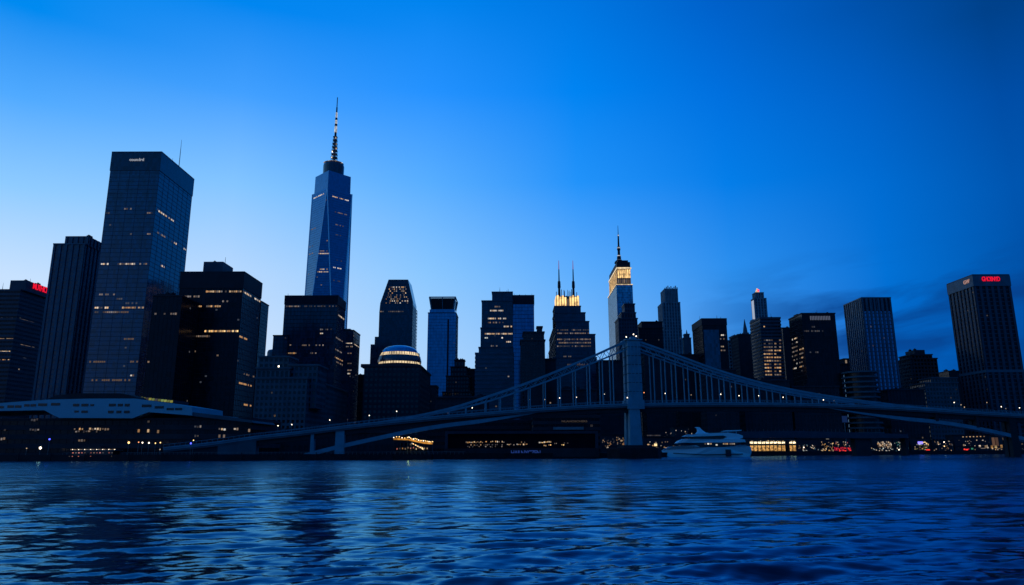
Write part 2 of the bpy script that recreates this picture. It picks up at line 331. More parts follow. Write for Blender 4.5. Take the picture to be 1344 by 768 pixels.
def facade(style, x0, x1, y0, y1, z0, z1, fh, pitch, skip=0.0):
    """returns (horizontal members, vertical members, window slots)"""
    H, V, slots = MB(), MB(), []
    zt = z1-skip; nfl = max(1, int((zt-z0)/fh)); fh = (zt-z0)/nfl
    P = {'glass': (.10, .36, .14, .16), 'ribs': (.10, .9, .8, .42*pitch), 'bands': (.45, .52*fh, .12, .18), 'masonry': (.30, .44*fh, .42, .38*pitch)}[style]
    hp, hh, vp, vw = P
    for i in range(nfl+1):
        z = z0+i*fh; H.box(x0-hp, x1+hp, y0-hp, y1+hp, max(z-hh/2, z0-.01), min(z+hh/2, z1-.3))
    for (a, b_, horiz) in ((x0, x1, True), (y0, y1, False)):
        k = max(2, round((b_-a)/pitch)); st = (b_-a)/k
        for i in range(k+1):
            c = a+i*st; lo, hi = c-vw/2, c+vw/2
            if i == 0: lo, hi = c-vp*.98 if not horiz else c-vp, c+vw/2
            if i == k: lo, hi = c-vw/2, c+vp if horiz else c+vp*.98
            if horiz: V.box(lo, hi, y0-vp, y0+.05, z0, z1-.25); V.box(lo, hi, y1-.05, y1+vp, z0, z1-.25)
            else: V.box(x0-vp, x0+.05, max(lo, y0-vp*.97), min(hi, y1+vp*.97), z0+.01, z1-.26); V.box(x1-.05, x1+vp, max(lo, y0-vp*.97), min(hi, y1+vp*.97), z0+.01, z1-.26)
            if i < k:
                for j in range(nfl):
                    slots.append(('F' if horiz else 'S', c+st/2, z0+(j+.5)*fh, st-vw, fh-hh))
    return H, V, slots
BL = {}
def bldg(name, label, Y, tiers, style='glass', mat=None, fr=None, lit=(), rnd=0, fh=3.8, pitch=3.0, skip=0.0, roof=True, windows=False, cat='office tower', litmat=2, antennas=(), rz=None, bandcap=None):
    """tiers: (pl, pr, py, {options}) lowest first"""
    mat = mat or G_NAVY; fr = fr or F_NAVY
    boxes = []
    for i, t in enumerate(tiers):
        o = dict(t[3]) if len(t) > 3 else {}
        yy = Y + o.get('dy', 0); bx = tier(t[0], t[1], t[2], yy, o.get('side'), o.get('D', 30))
        z0 = GZ-.5 if (i == 0 or o.get('g')) else boxes[-1][4]-.02
        if 'z0' in o: z0 = o['z0']
        boxes.append(bx+[z0, o])
    cx = (boxes[0][0]+boxes[0][1])/2; T = thing(name, (cx, boxes[0][2], GZ), label, cat); BL[name] = T
    allslots = []; nl = 0; rest = {}
    for i, (x0, x1, y0, y1, zt, z0, o) in enumerate(boxes):
        mt = o.get('mat', mat); st = o.get('style', style); frm = o.get('fr', fr)
        nm = 'walls' if st == 'masonry' else 'curtain_wall'
        if i and o.get('pent'): nm = 'rooftop_plant_room'
        MB().box(x0, x1, y0, y1, z0, zt).build(nm, mt, T)
        if st != 'plain':
            H, V, sl = facade(st, x0, x1, y0, y1, z0 + (.5 if i == 0 else 0), zt, o.get('fh', fh), o.get('pitch', pitch), skip if not i else 0)
            H.build('floor_bands' if st != 'masonry' else 'spandrels', frm, T); V.build('piers' if st in ('masonry', 'ribs') else 'mullions', frm, T)
            allslots += [(s, i) for s in sl]
        # parapet
        pa = MB(); e = 1.0 if st in ('ribs', 'masonry') else .55; h = .9
        pa.box(x0-e, x1+e, y0-e, y0-e+.6, zt-.2, zt+h); pa.box(x0-e, x1+e, y1+e-.6, y1+e, zt-.2, zt+h)
        pa.box(x0-e, x0-e+.6, y0-e+.6, y1+e-.6, zt-.2, zt+h-.003); pa.box(x1+e-.6, x1+e, y0-e+.6, y1+e-.6, zt-.2, zt+h-.003)
        pa.box(x0-e+.6, x1+e-.6, y0-e+.6, y1+e-.6, zt-.15, zt+.05)
        if not o.get('pent'): pa.build('parapet', frm, T)
        if o.get('cap'):
            c = o['cap']; MB().box(x0-.5, x1+.5, y0-.5, y1+.5, zt-c, zt-.21).build('top_louvre_band', o.get('capmat', F_DARK), T)
    # roof clutter
    x0, x1, y0, y1, zt, z0, o = boxes[-1]
    if x1-x0 > 7 and name not in ('domed_building', 'open_crown_tower', 'twin_spire_tower', 'golden_crown_tower', 'beacon_tower', 'ribbed_crown_tower'):
        for k in range(random.randint(2, 4)):
            w = random.uniform(2, (x1-x0)*.22); d = random.uniform(2, max(3, (y1-y0)*.2)); h = random.uniform(1.2, 2.8)
            a = random.uniform(x0+1, x1-w-1); c = random.uniform(y0+2, max(y0+2.1, y1-d-1))
            r_ = MB().box(a, a+w, c, c+d, zt+.05, zt+h).build('air_handling_unit', F_DARK, T); MB().box(a+w*.3, a+w*.6, c+.3, c+d*.5, zt+h, zt+h+.7).build('exhaust_hood', F_DARK, r_)
        if roof and random.random() < .7:
            a = random.uniform(x0+2, x1-2); MB().lathe([(.22, zt), (.12, zt+random.uniform(4, 8))], a, (y0+y1)/2, 6).build('antenna', M_MAST, T)
    for (px, py0, py1, r0) in antennas:
        p = onY(px, py0, (y0+y1)/2); p1 = onY(px, py1, (y0+y1)/2); MB().lathe([(r0, min(p.z, zt)), (r0*.6, (p.z+p1.z)/2), (r0*.2, p1.z)], p.x, p.y, 6).build('antenna', M_MAST, T)
    def pane(face, c, z, w, h, ti, mt, nm='lit_window'):
        nonlocal nl
        x0, x1, y0, y1, zt, z0, o = boxes[ti]
        if face == 'F': ctr = (c, y0-.04, z); sz = (w, .16, h)
        else:
            xs = x1 if (x0+x1)/2 < 0 else x0; ctr = (xs, c, z); sz = (.26, w, h)
        k = cnt.get(nm, 0)
        if k < 92: inst(nm, mt, ctr, sz, T)
        else:
            q = rest.setdefault((nm, mt.name), (MB(), mt))[0]
            q.box(ctr[0]-sz[0]/2, ctr[0]+sz[0]/2, ctr[1]-sz[1]/2, ctr[1]+sz[1]/2, z-h/2, z+h/2)
        cnt[nm] = k+1
    cnt = {}
    used = set()
    for row in lit:
        face, pa_, pb, py, p, mi = row[:6]; ti = row[6] if len(row) > 6 else 0; wp = row[7] if len(row) > 7 else 1.6; hh = row[8] if len(row) > 8 else 1.5
        best = None
        for tj, bb in enumerate(boxes):
            if bb[6].get('style', style) == 'plain': continue
            zz_ = onY((pa_+pb)/2, py, bb[2]).z if face == 'F' else onX((pa_+pb)/2, py, bb[1] if (bb[0]+bb[1])/2 < 0 else bb[0]).z
            if bb[5]-1 <= zz_ <= bb[4] and (best is None or bb[2] < boxes[best][2]):
                if face == 'S' or bb[0]-2 <= onY((pa_+pb)/2, py, bb[2]).x <= bb[1]+2: best = tj
        if best is not None: ti = best
        x0, x1, y0, y1, zt, z0, o = boxes[ti]
        if face == 'F': A = onY(pa_, py, y0); B = onY(pb, py, y0); a, b_ = A.x, B.x
        else:
            xs = x1 if (x0+x1)/2 < 0 else x0; A = onX(pa_, py, xs); B = onX(pb, py, xs); a, b_ = A.y, B.y
        a, b_ = min(a, b_), max(a, b_); lim = (x0+.6, x1-.6) if face == 'F' else (y0+.6, y1-.6); a = max(a, lim[0]); b_ = min(b_, lim[1])
        z = A.z; zb = z0+.5 if ti == 0 else z0; f_ = o.get('fh', fh); z = zb + (math.floor((z-zb)/f_)+.5)*f_
        if z > zt-1.5: z -= f_
        c = a+wp/2
        while c < b_:
            if random.random() < p:
                mi_ = mi if random.random() < .7 else random.choice([mi, 2, 6])
                if (face, ti, round(c), round(z)) not in used:
                    pane(face, c, z, wp*.78, hh*random.uniform(.75, 1), ti, LIT[mi_]); used.add((face, ti, round(c), round(z)))
            c += wp
    for (s, ti) in random.sample(allslots, min(int(rnd*.6), len(allslots))):
        x0, x1, y0, y1, zt, z0, o = boxes[ti]
        if style == 'masonry': pane(s[0], s[1], s[2], min(1.2, s[3]*.6), min(1.2, s[4]*.6), ti, LIT[random.choice([2, 6, 6, 6, 6])])
        else: pane(s[0], s[1]+random.uniform(-.2,.2)*s[3], s[2], min(1.4, s[3]*.5), 1.2, ti, LIT[random.choice([litmat, 6, 6])])
    if windows:
        for (s, ti) in sorted(allslots, key=lambda q: (q[0][0] != 'F', -q[0][2]))[:1200]:
            pane(s[0], s[1], s[2], s[3]*.92, s[4]*.92, ti, M_BLACKGL, 'window')
    for (nm, _), (q, mt) in rest.items(): tag(q.build(nm, mt, T), kind='stuff')
    T_boxes[name] = boxes
    return T, boxes
T_boxes = {}
def text(name, s, mat, c, width, height, parent, rz=0.0, depth=.25, spacing=1.0):
    cu = bpy.data.curves.new(name, 'FONT'); cu.body = s; cu.extrude = .06; cu.align_x = 'CENTER'; cu.align_y = 'CENTER'; cu.offset = .012; cu.space_character = spacing
    tmp = bpy.data.objects.new('tmp', cu); COL.objects.link(tmp); dg = bpy.context.evaluated_depsgraph_get(); dg.update()
    me = bpy.data.meshes.new_from_object(tmp.evaluated_get(dg)); bpy.data.objects.remove(tmp); me.name = name
    co = np.empty(len(me.vertices)*3); me.vertices.foreach_get('co', co); co = co.reshape(-1, 3)
    co[:,0] = (co[:,0]-(co[:,0].min()+co[:,0].max())/2)/(np.ptp(co[:,0]))*width; co[:,1] = (co[:,1]-(co[:,1].min()+co[:,1].max())/2)/(np.ptp(co[:,1]))*height; co[:,2] *= depth/.06
    x, y, z = co.T.copy(); ca, sa = math.cos(rz), math.sin(rz); lx, ly, lz = x, -z, y
    co = np.stack([lx*ca-ly*sa, lx*sa+ly*ca, lz], 1); me.vertices.foreach_set('co', co.ravel()); me.materials.clear(); me.materials.append(mat); me.update()
    o = bpy.data.objects.new(name, me); COL.objects.link(o); o.parent = parent; o.location = Vector(c)-world_of(parent); return o

# --- left group
T1, b1_ = bldg('office_tower', 'low dark office block at the left edge with red rooftop sign', 640,
    [(-60, 27, 381, {'side': 70}), (14, 35, 368, {'side': 66, 'dy': 2, 'pent': 1, 'style': 'plain', 'mat': F_NAVY})], 'bands', G_BLACK, F_NAVY,
    lit=[('F', -20, 16, 420, .5, 6), ('F', -20, 18, 447, .9, 0), ('F', -10, 15, 463, .9, 1), ('F', -20, 14, 470, .8, 0), ('S', 27, 46, 419, .8, 2), ('S', 27, 46, 452, .8, 2), ('S', 27, 40, 470, .4, 6)], rnd=12, antennas=[(3, 381, 371, .3)])
bx = b1_[1]; p = onX(53, 378.5, bx[1])
sg = text('red_sign', 'MUTHICL', E_RED, (bx[1]+.45, p.y, p.z), 22, 5.6, T1, rz=R(90), spacing=.8)
bldg('ribbed_tower', 'slate blue ribbed tower left of the tallest dark block', 600,
    [(72, 111, 321, {'side': 134}), (88, 116, 310, {'side': 133.5, 'dy': 2.5, 'pent': 1, 'style': 'ribs'})], 'ribs', G_NAVY, F_BLUE, pitch=5.2, fh=4, lit=[], rnd=0)
T3, b3 = bldg('slab_tower', 'tall navy glass slab tower with white roof sign and scattered lit rows', 560,
    [(148, 212, 200.5, {'side': 254, 'cap': 16, 'capmat': G_NAVY})], 'glass', G_BLUE, F_NAVY, fh=3.6, pitch=9,
    lit=[('F',155,172,276,.5,2),('F',193,208,277,.8,2),('F',138,148,279,.5,6),('S',208,229,278,.9,1),('F',145,152,305,.4,6),('F',160,180,310,.4,6),('F',193,212,306,.8,2),('S',206,218,307,.7,2),
         ('S',225,233,316,.7,1),('S',240,248,325,.7,1),('F',132,146,349,.7,1),('F',154,177,348,.95,1),('F',180,192,348,.5,2),('S',211,216,350,.5,1),('F',130,150,386,.6,2),('F',153,160,391,.5,6),
         ('F',124,142,405,.85,1),('F',160,208,404,.9,0),('F',124,168,411,.8,2),('F',162,206,398,.5,6),('F',160,175,444,.6,2),('F',128,133,444,.5,2),('F',117,138,475,.7,2),('F',168,200,475,.6,2),('F',168,182,494,.8,1),('F',112,170,498,.7,2)], rnd=12, litmat=6)
bx = b3[0]; p = onY(180, 210, bx[2])
text('roof_sign', 'coun:lrd', E_SIGNW, (p.x, bx[2]-.75, p.z), 12.0, 2.4, T3)
p = onX(238.5, 219, bx[1]); q_ = onX(238.5, 180, bx[1])
MB().lathe([(.35, p.z-2), (.28, (p.z+q_.z)/2), (.1, q_.z)], bx[1]-2.5, p.y, 6).beam([(bx[1]-2.5, p.y-2, p.z-3), (bx[1]-2.5, p.y+13, p.z-1.2)], .5, .5).build('antenna', M_MAST, T3)
bldg('dark_office_block', 'low unlit black block in front of the tall slab tower', 500,
    [(201.5, 239, 389, {'D': 28}), (206, 226, 386, {'D': 12, 'dy': 4, 'pent': 1, 'style': 'plain'})], 'glass', G_BLACK, F_DARK, lit=[('F',203,236,409,.5,2),('F',182,197,475,.6,2),('F',182,195,508,.5,6)], rnd=10)
bldg('black_office_tower', 'broad black office tower with amber lit floor rows and rooftop box', 530,
    [(238, 320.5, 358, {'side': 343.5, 'cap': 12}), (267.5, 293, 343.5, {'side': 306, 'dy': 6, 'pent': 1, 'style': 'plain', 'mat': F_NAVY})], 'glass', G_BLACK, F_DARK, pitch=3.4,
    lit=[('F',270,318,384,.85,0),('S',318,330,384,.9,1),('S',334,342,391,.7,1),('F',240,262,389,.8,2),('F',286,300,395,.7,2),('F',240,290,401,.9,0),('F',240,255,424,.6,2),('F',275,314,433,.9,0),('F',268,314,436.5,.97,5),
         ('F',245,275,443,.8,2),('S',312,326,440,.8,0),('F',240,248,438,.5,2),('F',232,258,460,.7,2),('F',262,270,500,.3,6),('S',318,334,490,.3,2),('S',312,330,504,.8,0),('S',320,330,530,.5,0)], rnd=22)
bldg('narrow_office_tower', 'thin dark tower peeking out behind the broad black office tower', 760,
    [(322, 343, 396, {'side': 352.5})], 'glass', G_BLACK, F_DARK, roof=False)
tk = onY(353, 456.5, 800)
tT = thing('storage_tank', (tk.x, 815, GZ), 'small pale round tank top between two dark towers', 'tank')
MB().lathe([(6.4, GZ), (6.4, tk.z-3), (5.2, tk.z-.8), (2.5, tk.z)], tk.x, 815, 20).build('shell', C_LIGHT, tT, smooth=False)
MB().lathe([(7.0, tk.z-12), (7.0, tk.z-11)], tk.x, 815, 20).build('walkway', F_BLUE, tT)
bldg('stepped_office_tower', 'dark blocky tower standing in front of the tallest spire tower', 680,
    [(359, 378, 441, {'D': 30, 'dy': -3}), (374.5, 443.5, 389, {'side': 453.5, 'g': 1, 'cap': 8})], 'glass', G_NAVY, F_DARK, pitch=3.2,
    lit=[('F',382,392,400,.7,2,1),('F',375,445,404.5,.5,6,1),('F',375,392,404.5,.7,2,1),('F',430,434,397,.9,4,1),('S',444,452,411,.9,1,1),('F',420,430,431,.6,2,1),('F',420,430,436,.6,1,1),('F',396,408,452,.6,2,1),('F',412,428,451,.5,2,1),
         ('F',400,420,466,.5,2,1),('F',378,390,465,.5,0,1),('S',440,450,444,.8,2,1),('S',438,449,455,.8,2,1),('S',438,450,466,.8,0,1),('S',440,450,473,.6,2,1),('S',438,448,484,.6,2,1)], rnd=60, antennas=[(378, 388, 385, .3)])
bldg('masonry_block', 'broad pale stone block with punched windows above the bridge ramp', 450,
    [(337, 403, 497, {'side': 455}), (338, 380, 484, {'D': 24, 'dy': 3}), (381, 417, 480, {'D': 22, 'dy': 6, 'z0': 30, 'mat': C_DARK}), (341, 379, 469, {'D': 18, 'dy': 8, 'z0': 30})],
    'masonry', C_MID, C_MID, fh=3.5, pitch=3.0, lit=[('F',342,352,489,.5,3,1)], rnd=10, windows=True, cat='stone building', roof=False)
p = onY(363, 480, 448); MB().lathe([(.5, p.z-.5), (.5, p.z+.5)], p.x, 452.2, 8).build('roof_lamp', E_LAMP, BL['masonry_block'])
bldg('crown_lit_tower', 'slim dark tower with a thin lit line around its top', 800,
    [(436, 464, 434, {'side': 472.5}), (452, 460, 431.5, {'D': 14, 'dy': 4, 'pent': 1, 'style': 'plain'})], 'glass', G_NAVY, F_DARK,
    lit=[('F',453,464,450.5,1,1,0,1.6,1.0),('S',464,472,450.5,1,1,0,1.6,1.0),('F',454,464,453.5,.8,2),('F',456,462,463,.9,2),('F',456,462,476,.9,1),('F',456,462,484,.7,2),('F',456,462,491.5,.8,1),('F',456,462,509,.5,2)], rnd=18, roof=False)
bldg('low_office_block', 'small dark block in the gap right of the slim lit-top tower', 860, [(466, 480, 492.5, {'D': 25})], 'glass', G_BLACK, F_DARK, rnd=8, roof=False)

# --- the tallest tower: square base, chamfered shaft, rotated square top, mast
YW = 1030; cxw = onY(426.5, 300, YW).x; H1 = onY(435, 246, YW).z; a_ = 31.0; cy = YW+a_
WT = thing('spire_tower', (cxw, cy, GZ), 'tallest blue glass tower with tapering faceted sides and striped mast', 'skyscraper')
zb = 57.0
m_ = MB().box(cxw-27, cxw+27, cy-27, cy+27, GZ, zb); m_.build('podium', G_BLUE, WT)
ab = 27.0
v = [(cxw-ab,cy-ab,zb),(cxw+ab,cy-ab,zb),(cxw+ab,cy+ab,zb),(cxw-ab,cy+ab,zb),(cxw,cy-a_,H1),(cxw+a_,cy,H1),(cxw,cy+a_,H1),(cxw-a_,cy,H1)]
m_ = MB(); m_.v = v; m_.f = [(0,1,4),(1,5,4),(1,2,5),(2,6,5),(2,3,6),(3,7,6),(3,0,7),(0,4,7),(4,5,6,7),(3,2,1,0)]
G_TOWER = glass('faceted_tower_glass', (.03, .16, .30), .10, .6, .6, 3.0, 4.0, .004, vv=.12); m_.build('glass_shaft', G_TOWER, WT)
for (i, j) in ((0,4),(1,4),(1,5),(2,5),(2,6),(3,6),(3,7),(0,7)):
    MB().beam([v[i], v[j]], 1.3, 1.3).build('edge_highlight', M_YACHT, WT)  # pale strips stand in for the highlights along the facet edges
H2 = onY(436, 222.5, YW).z; s_ = .91
pts = [(cxw, cy-a_*s_), (cxw+a_*s_, cy), (cxw, cy+a_*s_), (cxw-a_*s_, cy)]
MB().prism(pts, H1-.02, H2, .985, (cxw, cy)).build('parapet_block', G_TOWER, WT)
fb = MB()
for k in range(1, 90):
    t = k/90; z = zb+(H1-zb)*t; c = a_*t
    X1 = ab*(1-t); Y1 = ab+(a_-ab)*t+.1
    P8 = [(cxw-X1, cy-Y1), (cxw+X1, cy-Y1), (cxw+Y1, cy-X1), (cxw+Y1, cy+X1), (cxw+X1, cy+Y1), (cxw-X1, cy+Y1), (cxw-Y1, cy+X1), (cxw-Y1, cy-X1)]
    fb.prism(P8, z-.16, z+.16)
fb.build('floor_bands', F_NAVY, WT)
H3 = onY(438, 216.5, YW+a_).z; H2b = onY(438, 219, YW+a_).z
MB().lathe([(16, H2-6), (16.2, H3-3), (15.2, H3)], cxw, cy, 28).build('antenna_platform', G_NAVY, WT)
rg = MB().lathe([(15.0, H3-.5), (15.3, H3+1.6), (15.0, H3+1.6)], cxw, cy, 28)
rg.build('platform_railing', M_MAST, WT)
for k in range(14):
    an = R(205+k*10); inst('lit_window', LIT[1 if k%4 == 1 else 2], (cxw+16.1*math.cos(an), cy+16.1*math.sin(an), H2b+4), (1.7, .5, .8), WT, an+R(90))
zt_ = lambda py: onY(439, py, cy).z
mm = MB()
for s1 in (-1, 1):
    for s2 in (-1, 1): mm.beam([(cxw+s1*4.2, cy+s2*4.2, H3), (cxw+s1*2.2, cy+s2*2.2, zt_(180))], .55, .55)
for k in range(9):
    z = H3+(zt_(180)-H3)*k/8; w = 4.2-2.0*k/8; mm.prism([(cxw-w-.8,cy-w-.8),(cxw+w+.8,cy-w-.8),(cxw+w+.8,cy+w+.8),(cxw-w-.8,cy+w+.8)], z-.5, z+.5)
mm.lathe([(1.8, H3), (1.6, zt_(180))], cxw, cy, 8); mm.build('mast_lattice', M_MAST, WT)
E_MAST = glow('white_mast_glow', (.85, .9, 1), .42, .5, .3)  # pale mast sections and collars glow in place of light falling on them
for (pa, pb, r0, mt, nm) in ((180,174,1.8,F_DARK,'mast_segment'),(174,166,2.3,C_LIGHT,'mast_segment'),(166,163,2.2,F_DARK,'mast_segment'),(163,158,2.0,C_LIGHT,'mast_segment'),(158,155,1.9,F_DARK,'mast_segment'),(155,148,1.7,C_LIGHT,'mast_segment'),(148,141,1.2,F_DARK,'mast_segment'),(141,128,.7,F_DARK,'mast_tip')):
    MB().lathe([(r0, zt_(pa)), (r0*.92, zt_(pb))], cxw, cy, 10).build(nm, E_MAST if mt is C_LIGHT else mt, WT)
for (py, dx, mt) in ((207,-3.5,E_LAMP),(200,-3.3,E_LAMP),(190,2.8,LIT[1]),(182,1.4,LIT[1]),(172,-.8,LIT[4]),(161,.6,LIT[4]),(151,0,LIT[4]),(196,3,LIT[1])):
    MB().lathe([(.75, zt_(py)-1.2), (.75, zt_(py)+1.2)], cxw+dx, cy-2.6, 6).build('mast_light', mt, WT)
k_ = 0
for (py, f0, f1, side, p, mi) in ((252,.1,.9,'L',.8,1),(255,.2,.9,'R',.8,1),(276,.3,.85,'R',.8,2),(262,-.1,.3,'C',.5,2),(297,.1,.5,'L',.5,2),(318,.1,.5,'L',.4,2),(292,.2,.8,'R',.3,2),(316,0,.9,'C',.4,2),(328,.1,.9,'C',.6,2),(333,0,.95,'C',.9,1),(330,.1,.6,'L',.6,2),(352,.15,1,'C',.9,1),(355,.1,1,'C',.95,1),(358,.1,.95,'C',.8,2),(350,.2,.8,'R',.7,1),(363,.1,.4,'C',.6,2),(357,.1,.5,'L',.6,2),(375,.4,.7,'C',.3,2),(381,.6,.8,'C',.6,1),(340,.4,.9,'R',.3,6),(305,.2,.9,'R',.3,6),(366,.2,.9,'R',.5,6)):
    z = onY(435, py, YW).z; z = zb+(math.floor((z-zb)/4)+.5)*4; t = (z-zb)/(H1-zb); X1 = ab*(1-t); Y1 = ab+(a_-ab)*t+.12
    if side == 'C': A = Vector((cxw-X1, cy-Y1, z)); B = Vector((cxw+X1, cy-Y1, z)); ang = 0
    elif side == 'L': A = Vector((cxw-Y1, cy-X1, z)); B = Vector((cxw-X1, cy-Y1, z)); ang = R(-45)
    else: A = Vector((cxw+X1, cy-Y1, z)); B = Vector((cxw+Y1, cy-X1, z)); ang = R(45)
    ln = (B-A).length; s = ln*f0+1.2
    while s < ln*f1:
        if random.random() < p and k_ < 98:
            k_ += 1; inst('lit_window', LIT[mi], A+(B-A)*(s/ln), (1.7, .3, 1.5), WT, ang)
        s += 2.4

# --- chamfered-top tower
Yc = 860; P_ = lambda px, py, Y=Yc: onY(px, py, Y)
cT = thing('tapered_crown_tower', (P_(523, 590).x, Yc, GZ), 'dark tower whose sloping crown is speckled with tiny lights', 'office tower'); D_ = 42
pr = [P_(493,480),P_(535,480),P_(542.5,400),P_(541,393),P_(535.6,367),P_(510,367),P_(499,398),P_(497.5,442)]
poly = [(P_(497.5,442).x, GZ), (P_(542,400).x, GZ), (P_(542,400).x, P_(542,396).z), (P_(535.6,367).x, P_(535.6,367).z), (P_(510,367).x, P_(510,367).z), (P_(499,398).x, P_(499,398).z), (P_(497.8,410).x, P_(499,410).z)]
MB().profile(poly, Yc, lambda x, z: Yc+D_ if z < P_(540,398).z+1 else Yc+D_-10).build('curtain_wall', G_NAVY, cT)
H, V, _ = facade('glass', poly[0][0], poly[1][0], Yc, Yc+D_, GZ, poly[5][1]-2, 4.0, 3.4); H.build('floor_bands', F_NAVY, cT); V.build('mullions', F_NAVY, cT)
cb = MB(); z = poly[5][1]
while z < poly[4][1]-1:
    t = (z-poly[5][1])/(poly[4][1]-poly[5][1]); xa = poly[5][0]+(poly[4][0]-poly[5][0])*t; xb = poly[2][0]+(poly[3][0]-poly[2][0])*t; cb.box(xa, xb, Yc-.3, Yc+.02, z-.3, z+.3); z += 4
cb.build('crown_bands', F_NAVY, cT)
for (pl, prr, py, dy) in ((492, 500, 442, 4), (486.5, 500, 452, 7)):
    t_ = tier(pl, prr, py, Yc+dy, None, 30); MB().box(t_[0], t_[1], t_[2], t_[3], GZ, t_[4]).build('setback_wing', G_NAVY, cT)
    H, V, _ = facade('glass', t_[0], t_[1], t_[2], t_[3], GZ, t_[4], 4.0, 3.4); H.build('wing_bands', F_NAVY, cT)
k_ = 0
for j in range(9):
    z = P_(520, 377+j*2.6).z; xa = P_(511-j*.7, 380).x; xb = P_(533+j*.7, 380).x
    for i in range(12):
        if random.random() < .62 and k_ < 90: k_ += 1; inst('crown_light', LIT[random.choice([1,2,0,2])], (xa+(xb-xa)*(i+random.uniform(.1,.9))/12, Yc-.4, z), (1.1, .3, 1.1), cT)
for i in range(12):
    if i not in (2,3): inst('lit_window', LIT[6 if i%3 else 2], (P_(500+i*2.6, 410).x, Yc-.2, P_(500, 409).z), (1.8,.3,1.4), cT)

# --- domed building
Yd = 520; dT, db = bldg('domed_building', 'squat dark building under a round glass dome with two glowing rings', Yd, [(479, 551, 481, {'side': 545 if False else None, 'D': 66})], 'masonry', C_DARK, C_DARK, fh=3.8, pitch=3.4, rnd=8, windows=True, cat='domed building', roof=False)
dcx = P_(524.5, 470, Yd+33).x; dcy = Yd+33; z0 = db[0][4]; zd = lambda py: P_(524, py, Yd+33).z; rd = P_(553, 470, Yd+33).x-dcx
MB().lathe([(rd, z0-.1), (rd, zd(479.5))], dcx, dcy, 48).build('lower_drum', C_DARK, dT, smooth=False)
MB().lathe([(rd*.97, zd(479.6)), (rd*.95, zd(476.8))], dcx, dcy, 48).build('glowing_ring', E_CREAM, dT)
MB().lathe([(rd*1.0, zd(476.8)), (rd*1.0, zd(474)), (rd*.95, zd(468.4))], dcx, dcy, 48).build('upper_drum', G_NAVY, dT)
MB().lathe([(rd*.92, zd(468.4)), (rd*.84, zd(464.2))], dcx, dcy, 48).build('glowing_ring', E_CREAM, dT)
cr_ = MB()
for k in range(48):
    an = 2*math.pi*k/48; 
    for (ra, za, zb2) in ((rd*.97, zd(479.6), zd(476.8)), (rd*.90, zd(468.4), zd(464.2))):
        c_, s_2 = math.cos(an), math.sin(an); cr_.box(dcx+ra*c_-.16, dcx+ra*c_+.16, dcy+ra*s_2-.16, dcy+ra*s_2+.16, za, zb2)
cr_.build('ring_posts', F_DARK, dT)
dm = [(rd*.86, zd(464.2))] + [(rd*.83*math.cos(R(a)), zd(464)+(zd(453.5)-zd(464))*math.sin(R(a))) for a in range(0, 90, 10)] + [(.8, zd(453.5))]
MB().lathe(dm, dcx, dcy, 48).build('dome', G_MIRR, dT, smooth=True)
MB().box(P_(493,1,Yd).x, P_(548,481,Yd).x, Yd+3, Yd+60, z0-.1, z0+2.2).build('roof_terrace', C_DARK, dT)

# --- glass tower with open crown
Yg = 900; gT, gb = bldg('open_crown_tower', 'slender blue glass tower topped by an open square frame', Yg, [(562, 598.5, 411, {'D': 36})], 'glass', G_MIRR, F_BLUE, fh=4, pitch=3.5, rnd=10, litmat=6, roof=False)
x0, x1, y0, y1, zt, _, _ = gb[0]; zq = lambda py: P_(580, py, Yg).z
MB().box(x0+1.6, x1-1.6, y0+1.5, y1-1.5, zt, zq(405.8)).build('crown_base', G_MIRR, gT)
fr_ = MB(); xa, xb, ya, yb = P_(563.5,400,Yg).x, P_(597.5,400,Yg).x, y0+.5, y1-.5; zl, zh = zq(406), zq(390); ins = 2.6
for (sx, sy) in ((0,0),(1,0),(1,1),(0,1)):
    bx0 = xa+ins if not sx else xb-ins; by0 = ya+ins if not sy else yb-ins; tx = xa if not sx else xb; ty = ya if not sy else yb
    fr_.beam([(bx0, by0, zl), (tx, ty, zh)], 1.3, 1.3)
fr_.beam([((xa+xb)/2, ya+ins, zl), ((xa+xb)/2, ya, zh)], .8, .8)
for z, i_ in ((zh, 0), (zl, ins)):
    fr_.box(xa+i_-.6, xb-i_+.6, ya+i_-.6, ya+i_+.6, z-.7, z+.7); fr_.box(xa+i_-.6, xb-i_+.6, yb-i_-.6, yb-i_+.6, z-.7, z+.7)
    fr_.box(xa+i_-.61, xa+i_+.6, ya+i_+.6, yb-i_-.6, z-.7, z+.7); fr_.box(xb-i_-.6, xb-i_+.61, ya+i_+.6, yb-i_-.6, z-.7, z+.7)
fr_.build('crown_frame', C_LIGHT, gT)
MB().hexa([(xa+ins,ya+ins+1,zl),(xb-ins,ya+ins+1,zl),(xb-ins,yb-ins,zl),(xa+ins,yb-ins,zl)], [(xa+1,ya+1,zh-1),(xb-1,ya+1,zh-1),(xb-1,yb-1,zh-1),(xa+1,yb-1,zh-1)]).build('crown_screen', G_BLACK, gT)
sx_ = P_(588, 450, Yg).x; MB().box(sx_-1, sx_+1, y0-.35, y0+.1, GZ+20, zt-8).build('dark_recess_strip', F_DARK, gT)

